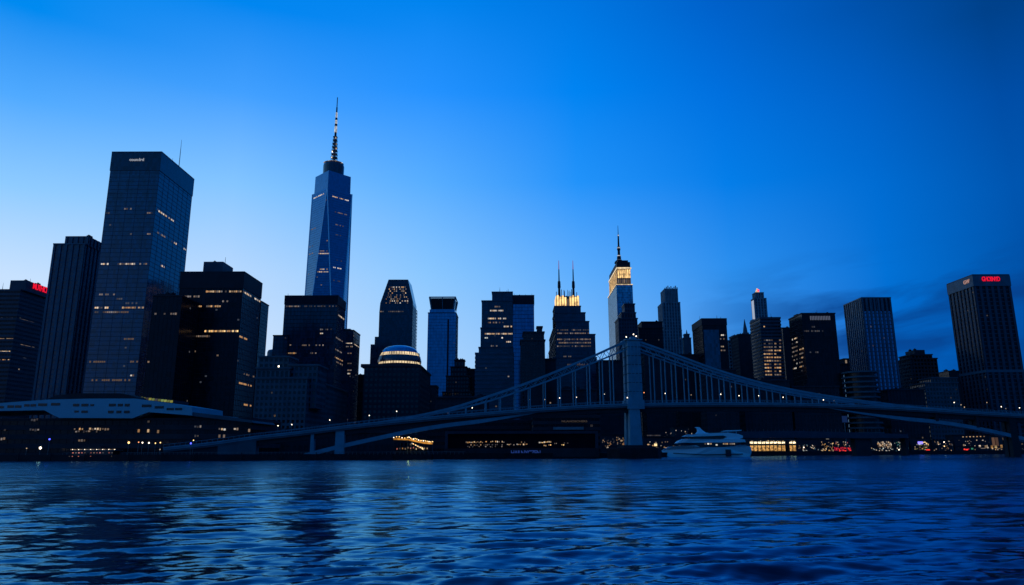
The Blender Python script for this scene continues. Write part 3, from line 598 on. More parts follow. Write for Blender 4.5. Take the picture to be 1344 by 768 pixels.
bldg('gothic_tower', 'small stepped old stone tower just right of the open-crown tower', 760,
    [(581, 618, 515, {'D': 30}), (586, 615, 494, {'D': 26, 'dy': 1.5}), (592, 612, 482, {'D': 20, 'dy': 3}), (597, 609, 473, {'D': 12, 'dy': 5})], 'masonry', C_DARK, C_DARK, rnd=8, windows=True, cat='stone tower', roof=False, antennas=[(600, 473, 469, .4)])
bldg('old_stone_block', 'small flat-topped dark block left of the setback office tower', 790, [(612, 624, 485, {'D': 22}), (613, 617, 482.5, {'D': 8, 'dy': 3, 'pent': 1, 'style': 'plain'})], 'masonry', C_DARK, C_DARK, rnd=5, roof=False, windows=False)
bldg('infill_block', 'dark block in the narrow gap right of the domed building', 640, [(552, 572, 507, {'D': 20}), (556, 561, 490, {'D': 12, 'dy': 3})], 'masonry', C_DARK, C_DARK, rnd=16, roof=False)
# --- centre group
bldg('setback_office_tower', 'dark stepped office tower with a cluster of amber lit floors', 660,
    [(624, 674, 464, {'D': 40, 'style': 'bands', 'fr': F_BLUE}), (628.5, 673, 456.5, {'D': 36, 'dy': 1.5}), (631, 672.6, 431, {'D': 34, 'dy': 2.5}), (632.5, 672.8, 395.5, {'D': 32, 'dy': 3.5}), (646, 672.5, 384, {'D': 28, 'dy': 4.5})], 'glass', G_NAVY, F_NAVY,
    lit=[('F',649,660,398,.9,1,4),('F',648,656,402,.6,2,4),('F',643,661,406,.95,1,4),('F',645,656,410,.8,2,3),('F',640,664,416,.8,1,3),('F',648,662,422,.6,2,3),('F',640,652,426,.4,2,3),('F',661,673,426,.8,1,3),('F',637,672,431,.8,1,3),('F',636,672,434.5,.95,0,3),('F',637,671,438,.95,1,3),('F',636,640,444,.8,4,3),('F',658,662,444,.8,1,3),('F',664,672,448,.9,1,3),('F',644,656,452,.4,2,3),('F',628,632,470,.6,2)], rnd=20, antennas=[(656, 384, 377, .3), (667, 384, 379, .3)])
bldg('blue_glass_tower', 'reflective blue glass block with a black top band', 700,
    [(672.8, 700.6, 388.5, {'D': 30, 'cap': 8.5, 'capmat': F_DARK})], 'glass', G_MIRR, F_NAVY, rnd=6, fh=3.8, antennas=[(675,388,385,.25),(698,388,385.5,.3)])
bldg('brick_apartment_tower', 'dull brown masonry tower with many small windows right of the blue glass block', 610,
    [(684, 714.5, 447, {'D': 30}), (687.5, 713.5, 436.5, {'D': 26, 'dy': 2}), (705.5, 711, 429.5, {'D': 10, 'dy': 5})], 'masonry', C_BRICK, C_BRICK, fh=3.3, pitch=2.7, rnd=26, windows=True, cat='apartment tower', roof=False)
# twin spire tower
sT, sb = bldg('twin_spire_tower', 'stepped dark tower with golden crown and two thin red-tipped spires', 700,
    [(726, 783, 470, {'side': 717}), (729.5, 781, 439.5, {'side': 720, 'dy': 1}), (729.5, 773, 422.5, {'side': 721, 'dy': 2.5}), (728, 768, 411, {'D': 36, 'dy': 4}), (728, 762, 402.5, {'D': 30, 'dy': 5})], 'glass', G_NAVY, F_NAVY, fh=3.4, pitch=2.6,
    lit=[('F',731,773,432,.8,6,1),('F',731,773,436,.85,2,1),('F',731,773,440.5,.9,2,1),('F',731,776,446,.8,6,1),('F',731,776,450,.9,2,1),('F',731,776,454,.7,6,1),('F',735,750,468,.6,2,1),('F',740,775,480,.4,6)], rnd=55, roof=False)
x0, x1, y0, y1, zt, _, _ = sb[-1]; Yk = y0+1.5; ck0 = P_(730.5, 401, Yk).x; ck1 = P_(760.5, 401, Yk).x; kz0 = zt; kz1 = P_(745, 385, Yk).z
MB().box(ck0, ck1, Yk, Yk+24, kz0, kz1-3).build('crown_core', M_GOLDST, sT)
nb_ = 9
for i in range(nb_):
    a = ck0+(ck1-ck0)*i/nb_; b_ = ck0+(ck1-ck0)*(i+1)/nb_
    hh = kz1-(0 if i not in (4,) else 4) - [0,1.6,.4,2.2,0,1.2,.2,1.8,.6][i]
    MB().box(a+.35, b_-.35, Yk-.5, Yk-.04, kz0+1.0, hh-2).build('floodlit_glow_panel', E_GOLD if i not in (4,) else LIT[2], sT)  # panels glow themselves in place of floodlight on the crown stone
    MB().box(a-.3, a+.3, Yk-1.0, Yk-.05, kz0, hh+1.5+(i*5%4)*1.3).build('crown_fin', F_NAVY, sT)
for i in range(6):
    a = Yk+24*i/6; MB().box(ck0-.5, ck0-.04, a+.4, a+3.5, kz0+1, kz1-2.5).build('floodlit_glow_panel', E_GOLD, sT)
for px in (734, 752.7):
    p = P_(px, 384, Yk+8); top = P_(px, 342, Yk+8).z; h = top-p.z
    sp1 = MB().lathe([(1.4, kz1-4), (1.1, p.z+h*.12), (1.6, p.z+h*.16), (1.4, p.z+h*.34), (.7, p.z+h*.36), (.5, p.z+h*.72)], p.x, Yk+8, 8).build('spire', F_DARK, sT)
    MB().lathe([(.45, p.z+h*.72), (.22, top)], p.x, Yk+8, 8).build('spire_tip', glow('red_lit_spire_tip', (.55, .12, .35), .35), sT)
for (px, py) in ((741,382),(745,380.5),(747,381.5),(749,383)):
    p = P_(px, py, Yk+5); MB().lathe([(.35, kz1-5), (.2, p.z)], p.x, Yk+5, 6).build('antenna', M_MAST, sT)
# golden crowned glass tower
Ye = 1100; eT, eb = bldg('golden_crown_tower', 'pale glass tower with a glowing golden colonnade and pointed dark mast', Ye,
    [(809, 830, 374, {'side': 798, 'mat': G_PALE})], 'glass', G_PALE, F_BLUE, fh=4, pitch=4, rnd=0, roof=False)
x0, x1, y0, y1, zt, _, _ = eb[0]; za = P_(818, 372, Ye).z; zb_ = P_(818, 352.5, Ye).z
xa, xb = P_(810.5, 360, Ye).x, P_(828, 360, Ye).x; ya = Ye+2; yb = y1-4
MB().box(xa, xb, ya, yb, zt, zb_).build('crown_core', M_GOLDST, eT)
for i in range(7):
    a = xa+(xb-xa)*i/7; w = (xb-xa)/7; MB().box(a+.45, a+w-.45, ya-.5, ya-.04, P_(818, 364.5, Ye).z, zb_-1.2).build('floodlit_glow_bay', E_GOLD, eT); MB().box(a-.4, a+.4, ya-1.0, ya-.05, zt, zb_).build('colonnade_pier', M_GOLDST if i%2 else C_MID, eT)  # bays glow as floodlit stone would; no floodlights are placed
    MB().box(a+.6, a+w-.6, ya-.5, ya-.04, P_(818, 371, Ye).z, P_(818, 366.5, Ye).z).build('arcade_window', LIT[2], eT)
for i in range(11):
    a = ya+(yb-ya)*i/11; w = (yb-ya)/11; MB().box(xa-.5, xa-.04, a+.9, a+w-.9, zt+1.5, zb_-1.5).build('floodlit_glow_bay', E_GOLD, eT); MB().box(xa-1.1, xa-.05, a-.6, a+.6, zt, zb_).build('colonnade_pier', M_GOLDST, eT)
MB().box(xa-1.2, xb+1.2, ya-1.3, yb+1.0, zb_, zb_+2.2).build('floodlit_glow_cornice', E_CREAM, eT)  # this cornice and the lower one glow in place of floodlighting
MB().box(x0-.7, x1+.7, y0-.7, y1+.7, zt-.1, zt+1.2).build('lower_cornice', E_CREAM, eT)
zz = lambda py: P_(813, py, Ye+20).z
mx = P_(812.5, 340, Ye+25).x; my = Ye+25
MB().box(xa, xb, ya+1, yb-2, zb_+2.2, zz(347.5)).build('roof_tier', F_DARK, eT)
MB().box(xa+2, xb-2.5, ya+5, yb-12, zz(347.5), zz(344.5)).build('roof_tier', F_DARK, eT)
MB().lathe([(8, zz(344.5)), (6.5, zz(342)), (3.6, zz(340)), (3.2, zz(336)), (2.2, zz(334)), (2.0, zz(328)), (2.8, zz(327)), (2.6, zz(323.5)), (1.5, zz(322)), (1.2, zz(309)), (.6, zz(306)), (.3, zz(295))], mx, my, 10).build('mast', F_DARK, eT)
for py, r0 in ((335, 2.9), (324.5, 2.7), (308, 1.3), (341, 4.2)): MB().lathe([(r0, zz(py)-.9), (r0, zz(py)+.9)], mx, my, 10).build('mast_collar', E_MAST, eT)
bldg('stepped_brick_tower', 'small stepped dark tower in front of the golden-crowned glass tower', 780,
    [(812, 836, 418.5, {'D': 26}), (816, 834, 411, {'D': 22, 'dy': 1.5}), (820, 832.5, 399.5, {'D': 18, 'dy': 3})], 'masonry', C_DARK, F_NAVY, rnd=10, windows=False, cat='stone tower', roof=False, antennas=[(824, 399, 396, .4)])
bldg('flat_roof_tower', 'dark flat-roofed tower between the bridge tower top and the ribbed column tower', 820,
    [(838.5, 869, 431, {'D': 30}), (842.5, 868.5, 423, {'D': 26, 'dy': 2})], 'masonry', C_DARK, F_DARK, rnd=12, cat='office building', roof=False, antennas=[(861, 423, 420.5, .4)])
# ribbed crown tower
rT, rb = bldg('ribbed_crown_tower', 'round-shouldered stone tower with ragged fins around its crown', 920,
    [(867.5, 894, 434, {'D': 34}), (870, 891.8, 397.5, {'D': 30, 'dy': 1.5}), (872.6, 888.5, 380, {'D': 24, 'dy': 3.5})], 'ribs', C_MID, C_LIGHT, pitch=3.6, fh=4, rnd=20, roof=False, cat='stone tower')
x0, x1, y0, y1, zt, _, _ = rb[-1]
for i in range(9):
    a = x0+(x1-x0)*i/8; MB().box(a-.55, a+.55, y0-1.4, y0-.3, zt-18, zt+2+(i*7%5)*.7).build('crown_fin', C_LIGHT, rT)
bldg('pinnacle_tower', 'tiny old tower with pointed pinnacle in the gap right of the ribbed crown tower', 1000, [(897.5, 906.5, 444, {'D': 12}), (899, 904.5, 439, {'D': 8, 'dy': 1.5})], 'masonry', C_MID, C_MID, rnd=2, roof=False, cat='stone tower', antennas=[(901.5, 440, 433, 1.6)])
bldg('low_stone_block', 'low block behind the cable at the foot of the small pinnacle tower', 720, [(888, 916, 466, {'D': 22})], 'masonry', C_DARK, C_DARK, rnd=6, roof=False, cat='stone building')
# right group
bldg('dark_twin_slab', 'black block with a lighter blue glass bay, left of the masonry pair', 700,
    [(921, 953, 419, {'side': 908.5, 'cap': 6})], 'glass', G_BLACK, F_DARK, lit=[('F',946,952,441,.6,1),('F',945,952,447,.4,2),('F',946,952,456,.5,1),('F',946,952,462,.5,2),('F',946,953,468,.5,2)], rnd=8, antennas=[(941, 419, 414, .4), (946, 419, 415.5, .4)])
t_ = T_boxes['dark_twin_slab'][0]; zt = P_(930, 433, 700).z
MB().box(P_(923, 433, 700).x, P_(943, 433, 700).x, 699.2, 699.85, GZ, zt).build('glass_bay', G_BLUE, BL['dark_twin_slab'])
bldg('pale_stone_block', 'pale small-windowed block left of the beacon tower', 830, [(956, 972, 447.5, {'D': 26}), (963, 971.5, 441, {'D': 16, 'dy': 2})], 'masonry', C_MID, C_LIGHT, rnd=4, roof=False, windows=True, cat='stone building')
spz = thing('spired_tower', (P_(978.5, 440, 1150).x, 1150, GZ), 'thin distant spire behind the masonry blocks', 'stone tower')
c_ = P_(978.5, 440, 1160).x; zf = lambda py: P_(978, py, 1160).z
MB().box(c_-4.4, c_+4.4, 1155.6, 1164.4, GZ, zf(437)).build('shaft', C_MID, spz); MB().lathe([(4.0, zf(437)), (3.0, zf(431)), (1.6, zf(425)), (.3, zf(419))], c_, 1160, 8).build('spire', C_MID, spz)
bldg('narrow_brick_block', 'dark brick block directly below the thin distant spire', 800, [(969, 986, 439.5, {'D': 26})], 'masonry', C_DARK, C_DARK, rnd=4, roof=False, windows=False, cat='stone building', antennas=[(974, 439, 437, .4)])
bT, bb = bldg('beacon_tower', 'slim ribbed tower with glowing white left face and red beacon on top', 1050,
    [(988.5, 1006, 420, {'side': 985.5}), (990, 1005, 392, {'side': 986.5, 'dy': 1.5}), (991.5, 1001.5, 384.5, {'D': 12, 'dy': 4})], 'ribs', G_NAVY, C_LIGHT, pitch=4.5, roof=False)
p = P_(994.5, 384, 1060); MB().lathe([(3.6, p.z-3), (3.6, p.z), (1.8, p.z+4), (.6, p.z+7)], p.x, 1062, 10).build('beacon_base', E_CREAM, bT)
MB().lathe([(1.2, p.z+1), (1.2, p.z+4)], p.x, 1057.5, 8).build('red_beacon', E_REDS, bT)
x0, x1, y0, y1, zt, z0, _ = bb[1]; MB().box(x0-1.0, x0-.82, y0+1, y1-1, z0+1, zt-2).build('side_face_glow', glow('dim_white_face_glow', (.65, .75, .95), .5), bT)  # thin glowing sheet over most of the left face makes it bright
rows = [('F', 1002, 1014, 446+i*4.0, .9, 0 if 3 < i < 12 else 2, 0, 2.2) for i in range(13)] + [('F', 1016, 1026, 446+i*4.0, .75, 0 if 2 < i < 11 else 2, 0, 2.2) for i in range(12)]
bldg('lit_grid_tower', 'dark tower with a dense grid of amber office windows on its front', 660, [(997.5, 1023.8, 417.5, {'side': 984.5})], 'bands', G_BLACK, F_NAVY, fh=3.2, lit=rows+[('F',1002,1004,431,.9,0)], rnd=6, litmat=6)
rows = [('S', 1040-i*.2, 1047, 447+i*3.6, .75, 1 if i < 2 or i > 7 else 2, 0, 2.6, 1.3) for i in range(12)] + [('S', 1049, 1055, 459+i*3.6, .75, 2 if i%3 else 0, 0, 2.4, 1.3) for i in range(9)]
kT, kb = bldg('black_slab_tower', 'broad nearly unlit black tower with grey bar sign at its roofline', 630, [(1052, 1095.5, 412, {'side': 1035.5})], 'glass', G_BLACK, F_DARK,
    lit=rows+[('F',1055,1082,436,.7,6),('F',1058,1070,428.5,.5,6),('F',1060,1075,461,.5,6)], rnd=6, litmat=6)
text('bar_sign', 'IIIIIIIIIIIII', glow('dim_bar_sign', (.35, .4, .6), .22), (P_(1076, 417, 630).x, 629.5, P_(1076, 417.6, 630).z), P_(1089, 417, 630).x-P_(1063, 417, 630).x, 3.6, kT)
bldg('rear_black_block', 'lower black wing behind the left side of the broad black tower', 715, [(1027, 1043, 431, {'D': 30})], 'glass', G_BLACK, F_DARK, roof=False)
bldg('fluted_tower', 'grey fluted tower with dark crown band standing on curved terraces', 670,
    [(1131, 1167.5, 391.5, {'side': 1108.5, 'cap': 12.5, 'capmat': F_DARK})], 'ribs', G_MIRR, F_BLUE, pitch=4.0, fh=3.6, rnd=30, litmat=6)
x0, x1, y0, y1, zt, z0, _ = T_boxes['fluted_tower'][0]
for i in range(7):
    a = x0+(x1-x0)*i/6; MB().box(a-.25, a+.25, y0-1.15, y0-.6, zt-12.4, zt-.4).build('crown_fin', F_BLUE, BL['fluted_tower'])
for i in range(5):
    a = y0+(y1-y0)*i/4; MB().box(x0-1.15, x0-.6, a-.3, a+.3, zt-12.4, zt-.4).build('crown_fin', F_BLUE, BL['fluted_tower'])
tr = thing('terraced_block', (P_(1128, 500, 600).x, 600, GZ), 'curved block of stacked pale balconies at the foot of the fluted tower', 'apartment building')
cxT = P_(1131, 500, 622).x; rT_ = P_(1150, 500, 622).x-cxT+2; zT = lambda py: P_(1120, py, 610).z
MB().lathe([(rT_-2, GZ), (rT_-2, zT(486))], cxT, 625, 40).build('glass_drum', G_BLACK, tr)
for i in range(14):
    z = zT(487)-i*4.3
    if z > GZ+2: MB().lathe([(rT_, z-.9), (rT_, z+.5)], cxT, 625, 40).build('balcony_ring', C_MID, tr)
bldg('small_gable_block', 'small dark block left of the fluted tower, one white lamp on its roof', 770, [(1103, 1117, 478, {'D': 22}), (1108, 1114.5, 471.5, {'D': 14, 'dy': 2})], 'masonry', C_DARK, C_DARK, rnd=2, roof=False)
p = P_(1113.3, 474, 765); MB().lathe([(.9, p.z-1.6), (.9, p.z+1.6)], p.x, 770, 8).build('roof_lamp', LIT[1], BL['small_gable_block'])
bldg('masonry_tower', 'dull brown tower with stepped top between the fluted and the red-sign towers', 720,
    [(1194, 1229, 471, {'side': 1177}), (1196, 1222.5, 466, {'side': 1181, 'dy': 1.5}), (1200, 1213.5, 459.3, {'side': 1188, 'dy': 3, 'pent': 1, 'style': 'plain', 'mat': C_BRICK})], 'masonry', C_BRICK, C_BRICK, fh=3.6, pitch=3.2, rnd=18, windows=True, roof=False, cat='apartment tower')
bldg('low_grid_block', 'low pale grid-windowed block at the foot of the dull brown tower', 670, [(1214, 1256, 503, {'D': 26}), (1222, 1255, 496.5, {'D': 20, 'dy': 2})], 'masonry', C_MID, C_MID, rnd=8, windows=True, roof=False, cat='office building')
bldg('rear_flat_block', 'small flat roofed block partly hidden behind the red-sign tower', 820, [(1245, 1262, 487.5, {'D': 26})], 'glass', G_BLACK, F_DARK, roof=False)
cT_, cb_ = bldg('red_sign_tower', 'broad ribbed grey tower at the right edge with glowing red roof sign', 660,
    [(1276.5, 1322.5, 361.5, {'side': 1244.5})], 'ribs', G_BLACK, F_NAVY, pitch=5.6, fh=3.8, skip=14, rnd=10, litmat=6, cat='office tower')
x0, x1, y0, y1, zt, z0, _ = cb_[0]
MB().box(x0-1.2, x1+1.2, y0-1.2, y1+1.2, zt-10.5, zt-.3).build('top_band', F_BLUE, cT_)
text('red_sign', 'GHOSNYD', E_RED, (P_(1299, 366, y0).x, y0-1.6, P_(1299, 366.2, y0-1.5).z), P_(1311, 366, y0).x-P_(1287.5, 366, y0).x, 4.4, cT_, spacing=.85)
p = onX(1269, 370, x0-1.2); text('white_sign', 'GW', glow('pinkish_sign_light', (1, .55, .45), .35), (x0-1.6, p.y, p.z), 9, 3.6, cT_, rz=R(-90))
inst('sky_lobby_band', F_BLUE, ((x0+x1)/2, (y0+y1)/2, P_(1300, 487, y0).z), (x1-x0+2.0, y1-y0+2.0, 2.4), cT_)
# filler blocks seen between the hangers
for (nm, lb, Y, pl, pr2, py) in (('hanger_gap_block', 'dark block seen between the hangers just left of the bridge tower', 640, 786, 822, 474), ('hanger_gap_block', 'dark block seen between the hangers just right of the bridge tower', 650, 846, 882, 462),
        ('hanger_gap_block', 'low dark block seen under the cable below the brick apartment tower', 560, 690, 716, 505), ('hanger_gap_block', 'dark block closing the sky gap between the brown masonry tower and the twin spire tower', 620, 709, 729, 472), ('hanger_gap_block', 'low dark block at the foot of the twin spire tower', 580, 735, 782, 512), ('hanger_gap_block', 'dark block under the cable below the black block with the glass bay', 600, 925, 965, 486),
        ('hanger_gap_block', 'low dark block above the deck below the amber window grid tower', 615, 975, 1035, 500), ('hanger_gap_block', 'low dark block above the deck below the broad black slab tower', 618, 1040, 1100, 508), ('hanger_gap_block', 'low dark block left of the dull brown tower base', 645, 1165, 1212, 512), ('hanger_gap_block', 'low block behind the deck left of the bridge cable foot', 480, 573, 640, 522)):
    bldg(nm, lb, Y, [(pl, pr2, py, {'D': 20})], 'masonry', C_DARK, C_DARK, rnd=6, roof=True, cat='office building', windows=False)

exec_parts = True
# ------------------------------------------------------------------ the bridge
BX0, BY0 = onY(832, 535, 340).x, 340.0; SL = .127; BA = math.atan(SL)
BT = thing('suspension_bridge', (BX0, BY0, 0), 'pale steel suspension bridge with one central tower over the river', 'bridge'); BT.rotation_euler = (0, 0, 0)
ux, uy = math.cos(BA), math.sin(BA); wx, wy = -uy, ux
def bpt(px, py, w=0.0):     # point on the bridge's near plane through a pixel, in (u, z)
    d = ray(px, py); t = (BY0 - BX0*SL)/(d.y - SL*d.x); P = CAM+d*t
    return ((P.x-BX0)*ux + (P.y-BY0)*uy, P.z)
def B3(u, w, z): return (BX0+u*ux+w*wx, BY0+u*uy+w*wy, z)
class BB(MB):
    def bbox(s, u0, u1, w0, w1, z0, z1, tu=0.0):
        return s.hexa([B3(u0-tu,w0-tu,z0),B3(u1+tu,w0-tu,z0),B3(u1+tu,w1+tu,z0),B3(u0-tu,w1+tu,z0)], [B3(u0,w0,z1),B3(u1,w0,z1),B3(u1,w1,z1),B3(u0,w1,z1)])
def smooth_path(pp, n=60):
    U = np.array([bpt(a, b)[0] for a, b in pp]); Zs = np.array([bpt(a, b)[1] for a, b in pp]); t = np.linspace(U[0], U[-1], n)
    # monotone cubic (finite difference tangents)
    m = np.gradient(Zs, U); out = []
    for x in t:
        i = min(max(np.searchsorted(U, x)-1, 0), len(U)-2); h = U[i+1]-U[i]; s = (x-U[i])/h
        z = (2*s**3-3*s**2+1)*Zs[i] + (s**3-2*s**2+s)*h*m[i] + (-2*s**3+3*s**2)*Zs[i+1] + (s**3-s**2)*h*m[i+1]
        out.append((float(x), float(z)))
    return out
WD = 6.2
deckP = smooth_path([(215,587),(287,579),(337,572),(391,566),(439,560),(500,553),(560,547),(640,540.5),(721,534.5),(780,531),(832,529.3),(900,528.2),(980,528.2),(1040,528.8),(1120,530.8),(1200,534.8),(1266,539),(1344,543.5),(1430,548.5),(1560,556)], 120)
def dz(u):
    return float(np.interp(u, [p[0] for p in deckP], [p[1] for p in deckP]))
def ribbon(name, path, w0, w1, top, bot, mat, parent=BT, taper=None):
    q = MB(); k = len(path)
    for i, (u, z) in enumerate(path):
        bt = bot if taper is None else top+(bot-top)*min(1, .12+(k-1-i if taper > 0 else i)/(k*.35))
        q.v += [B3(u,w0,z+bt), B3(u,w1,z+bt), B3(u,w1,z+top), B3(u,w0,z+top)]
    for j in range(k-1):
        for i in range(4): q.f.append((j*4+(i+1)%4, j*4+i, (j+1)*4+i, (j+1)*4+(i+1)%4))
    q.f += [(0,1,2,3), (4*k-1, 4*k-2, 4*k-3, 4*k-4)]; return q.build(name, mat, parent)
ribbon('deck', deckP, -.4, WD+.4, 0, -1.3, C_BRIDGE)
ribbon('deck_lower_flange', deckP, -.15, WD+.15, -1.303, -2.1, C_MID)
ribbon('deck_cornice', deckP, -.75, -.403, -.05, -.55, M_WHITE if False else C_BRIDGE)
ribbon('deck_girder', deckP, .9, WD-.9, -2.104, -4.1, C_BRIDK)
for w in (-.35, WD+.2):
    ps = BB(); u = deckP[0][0]
    for (a, b_) in zip(deckP, deckP[1:]): ps.beam([B3(a[0], w+.06, a[1]+1.07), B3(b_[0], w+.06, b_[1]+1.07)], .12, .14)
    while u < deckP[-1][0]: z = dz(u); ps.bbox(u-.05, u+.05, w+.02, w+.10, z-.1, z+1.0); u += 2.2
    ps.build('railing', C_BRIDGE, BT)
upL = smooth_path([(484,556.8),(520,550.8),(560,543.2),(598,534),(640,520.5),(694,501.8),(748,480),(783,465.3),(815,451),(828,446.5)], 60)
upR = smooth_path([(836,447.5),(880,463),(937,484),(990,500),(1040,511.5),(1090,520.3),(1130,526),(1198,534),(1266,540.5),(1344,545.5)], 60)
loL = smooth_path([(556,545.8),(614,533.5),(657,521.5),(694,509),(734,494.3),(783,474.5),(826,457)], 50)
loR = smooth_path([(838,457.5),(880,472.5),(937,491.5),(990,505.5),(1040,516),(1090,524),(1130,529)], 50)
for w in (.2, WD-.2):
    for P in (upL, upR): MB().beam([B3(u, w, z) for u, z in P], .9, .95).build('main_cable', C_BRIDGE, BT)
    for P in (loL, loR): MB().beam([B3(u, w, z) for u, z in P], .5, .62).build('lower_chord', C_BRIDGE, BT)
    for P, Q in ((loL, upL), (loR, upR)):
        wb = MB()
        qx = [a[0] for a in Q]; qz = [a[1] for a in Q]; px_ = [a[0] for a in P]; pz = [a[1] for a in P]
        n_ = int((P[-1][0]-P[0][0])/2.3)
        for i in range(n_):
            ua = P[0][0]+(P[-1][0]-P[0][0])*i/n_; ub = P[0][0]+(P[-1][0]-P[0][0])*(i+1)/n_
            a = (ua, np.interp(ua, px_, pz)); b_ = (ub, np.interp(ub, qx, qz))
            if i % 2: a = (ua, np.interp(ua, qx, qz)); b_ = (ub, np.interp(ub, px_, pz))
            wb.beam([B3(a[0], w, float(a[1])), B3(b_[0], w, float(b_[1]))], .22, .22)
        wb.build('cable_lattice', C_BRIDGE, BT)
for w in (.2, WD-.2):
    for px in (590,612,638,657,677,696,716,736,756,775,792,806, 860,875,889,905,921,936,952,967,982,998,1015,1033,1052,1075,1098):
        u = bpt(px, 529)[0]; P = loL if px < 832 else loR; zl_ = float(np.interp(u, [a[0] for a in P], [a[1] for a in P]))
        hw = .21
        if zl_ > dz(u)+.6: BB().bbox(u-hw, u+hw, w-.25, w+.25, dz(u)-.2, zl_+.1).build('hanger', C_BRIDGE, BT)
# tower
zU = lambda py: bpt(832, py)[1]
for w0, w1 in ((-1.4, 1.4), (WD-1.4, WD+1.4)):
    q = BB(); ua, ub = bpt(823.5, 500)[0], bpt(842, 500)[0]
    q.bbox(ua+.25, ub-.25, w0+.25, w1-.25, zU(532), zU(447), .25); TCOL = q.build('tower_column', C_BRIDGE, BT, bevel=.25)
    q = BB(); q.bbox(ua-.55, ub+.35, w0-.3, w1+.3, zU(537), zU(525), .1); q.build('tower_collar', C_BRIDGE, BT)
    q = BB(); q.bbox(bpt(825.5, 545)[0], bpt(839, 545)[0], w0, w1, zU(586), zU(536.5), .55); q.build('tower_pier', C_BRIDGE, BT, bevel=.25)
    q = BB(); q.bbox(ua-.7, ub+.7, w0-.35, w1+.35, zU(447), zU(445.6)); q.bbox(ua+2.0, ub-2.0, w0+.3, w1-.3, zU(445.6), zU(442.5)); q.build('tower_cap', C_BRIDGE, BT)
    for k in range(7):
        zj = zU(532)+(zU(450)-zU(532))*(k+.5)/7; BB().bbox(ua-.06, ub+.06, w0-.06, w1+.06, zj-.09, zj+.09).build('column_joint', C_BRIDK, TCOL)
    rb_ = BB()
    for k in range(3): u = ua+(ub-ua)*(k+1)/4; rb_.bbox(u-.22, u+.22, w0-.12, w0+.1, zU(526), zU(450))
    rb_.build('column_ribs', C_BRIDGE, TCOL)
q = BB(); q.bbox(ua+1, ub-1, 1.2, WD-1.2, zU(456), zU(448)); q.bbox(ua+1, ub-1, 1.2, WD-1.2, zU(540), zU(534)); q.build('tower_crossbeam', C_BRIDGE, BT)
q = BB(); e0, e1 = bpt(806, 595)[0], bpt(864, 595)[0]; zc_ = zU(585.5)
q.prism([B3(*p, 0)[:2] for p in [(e0-2.5, WD/2), (e0+1.5, -4.5), (e1-1.5, -4.5), (e1+2.5, WD/2), (e1-1.5, WD+4.5), (e0+1.5, WD+4.5)]], -3, zc_-.8); q.build('caisson', M_QUAY, BT, bevel=.3)
q = BB(); q.bbox(e0+4, e1-4, -3, WD+3, zc_-.8, zc_+.4); q.build('caisson_cap', C_BRIDK, BT)
for px, pyl in ((822.5, 442), (832, 438.6), (835.5, 441)):
    u, z = bpt(px, pyl); BB().bbox(u-.07, u+.07, .6, .74, zU(447.5), z).build('beacon_post', M_MAST, BT)
    MB().lathe([(.05, z-.3), (.26, z-.18), (.28, z+.1), (.05, z+.3)], *B3(u, .67, 0)[:2], 10).build('beacon_lamp', E_LAMP, BT, smooth=True)
# arch ribs under the deck and piers
arL = smooth_path([(398,596),(414,591.7),(449,583),(500,571.8),(534,564.5),(582,556.5),(640,549.5),(690,543),(725,537.5)], 40)
arR = smooth_path([(1085,535),(1140,542.5),(1185,547.2),(1225,551),(1257,555.3),(1300,563.3),(1344,573.5),(1400,588),(1425,596)], 40)
for P in (arL, arR):
    for w0, w1 in ((0.5, 1.8), (WD-1.8, WD-.5)): ribbon('arch_rib', P, w0, w1, .1, -1.7, C_BRIDGE, taper=1 if P is arL else -1)
    xb_ = BB()
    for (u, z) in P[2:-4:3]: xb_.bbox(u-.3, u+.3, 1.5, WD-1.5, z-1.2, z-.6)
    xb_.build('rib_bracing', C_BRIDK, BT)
for (px, hw, base) in ((446.5, 1.9, -2), (410.5, .7, -2), (1331, 1.9, -3), (1232, .6, -3), (1285, .7, -3)):
    u = bpt(px, 560)[0]; z = dz(u)
    for w0, w1 in ((.4, 2.6), (WD-2.6, WD-.4)):
        zz0 = base
        if px in (1232, 1285): zz0 = float(np.interp(u, [a[0] for a in arR], [a[1] for a in arR]))-.3
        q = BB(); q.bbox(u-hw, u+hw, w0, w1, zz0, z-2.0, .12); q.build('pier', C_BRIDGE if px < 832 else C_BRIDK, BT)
q = BB(); u0, u1 = bpt(286, 585)[0], bpt(336, 585)[0]; q.hexa([B3(u0,0,0),B3(u1,0,0),B3(u1,WD,0),B3(u0,WD,0)], [B3(u0,0,dz(u0)-2.05),B3(u1,0,dz(u1)-2.05),B3(u1,WD,dz(u1)-2.05),B3(u0,WD,dz(u0)-2.05)]); q.build('abutment', C_MID, BT)
q = BB(); u0, u1 = bpt(210, 585)[0], bpt(285.6, 585)[0]; q.hexa([B3(u0,.5,0),B3(u1,.5,0),B3(u1,WD-.5,0),B3(u0,WD-.5,0)], [B3(u0,.5,dz(u0)-2.2),B3(u1,.5,dz(u1)-2.2),B3(u1,WD-.5,dz(u1)-2.2),B3(u0,WD-.5,dz(u0)-2.2)]); q.build('ramp_wall', C_DARK, BT)

rl0 = random.Random(9)
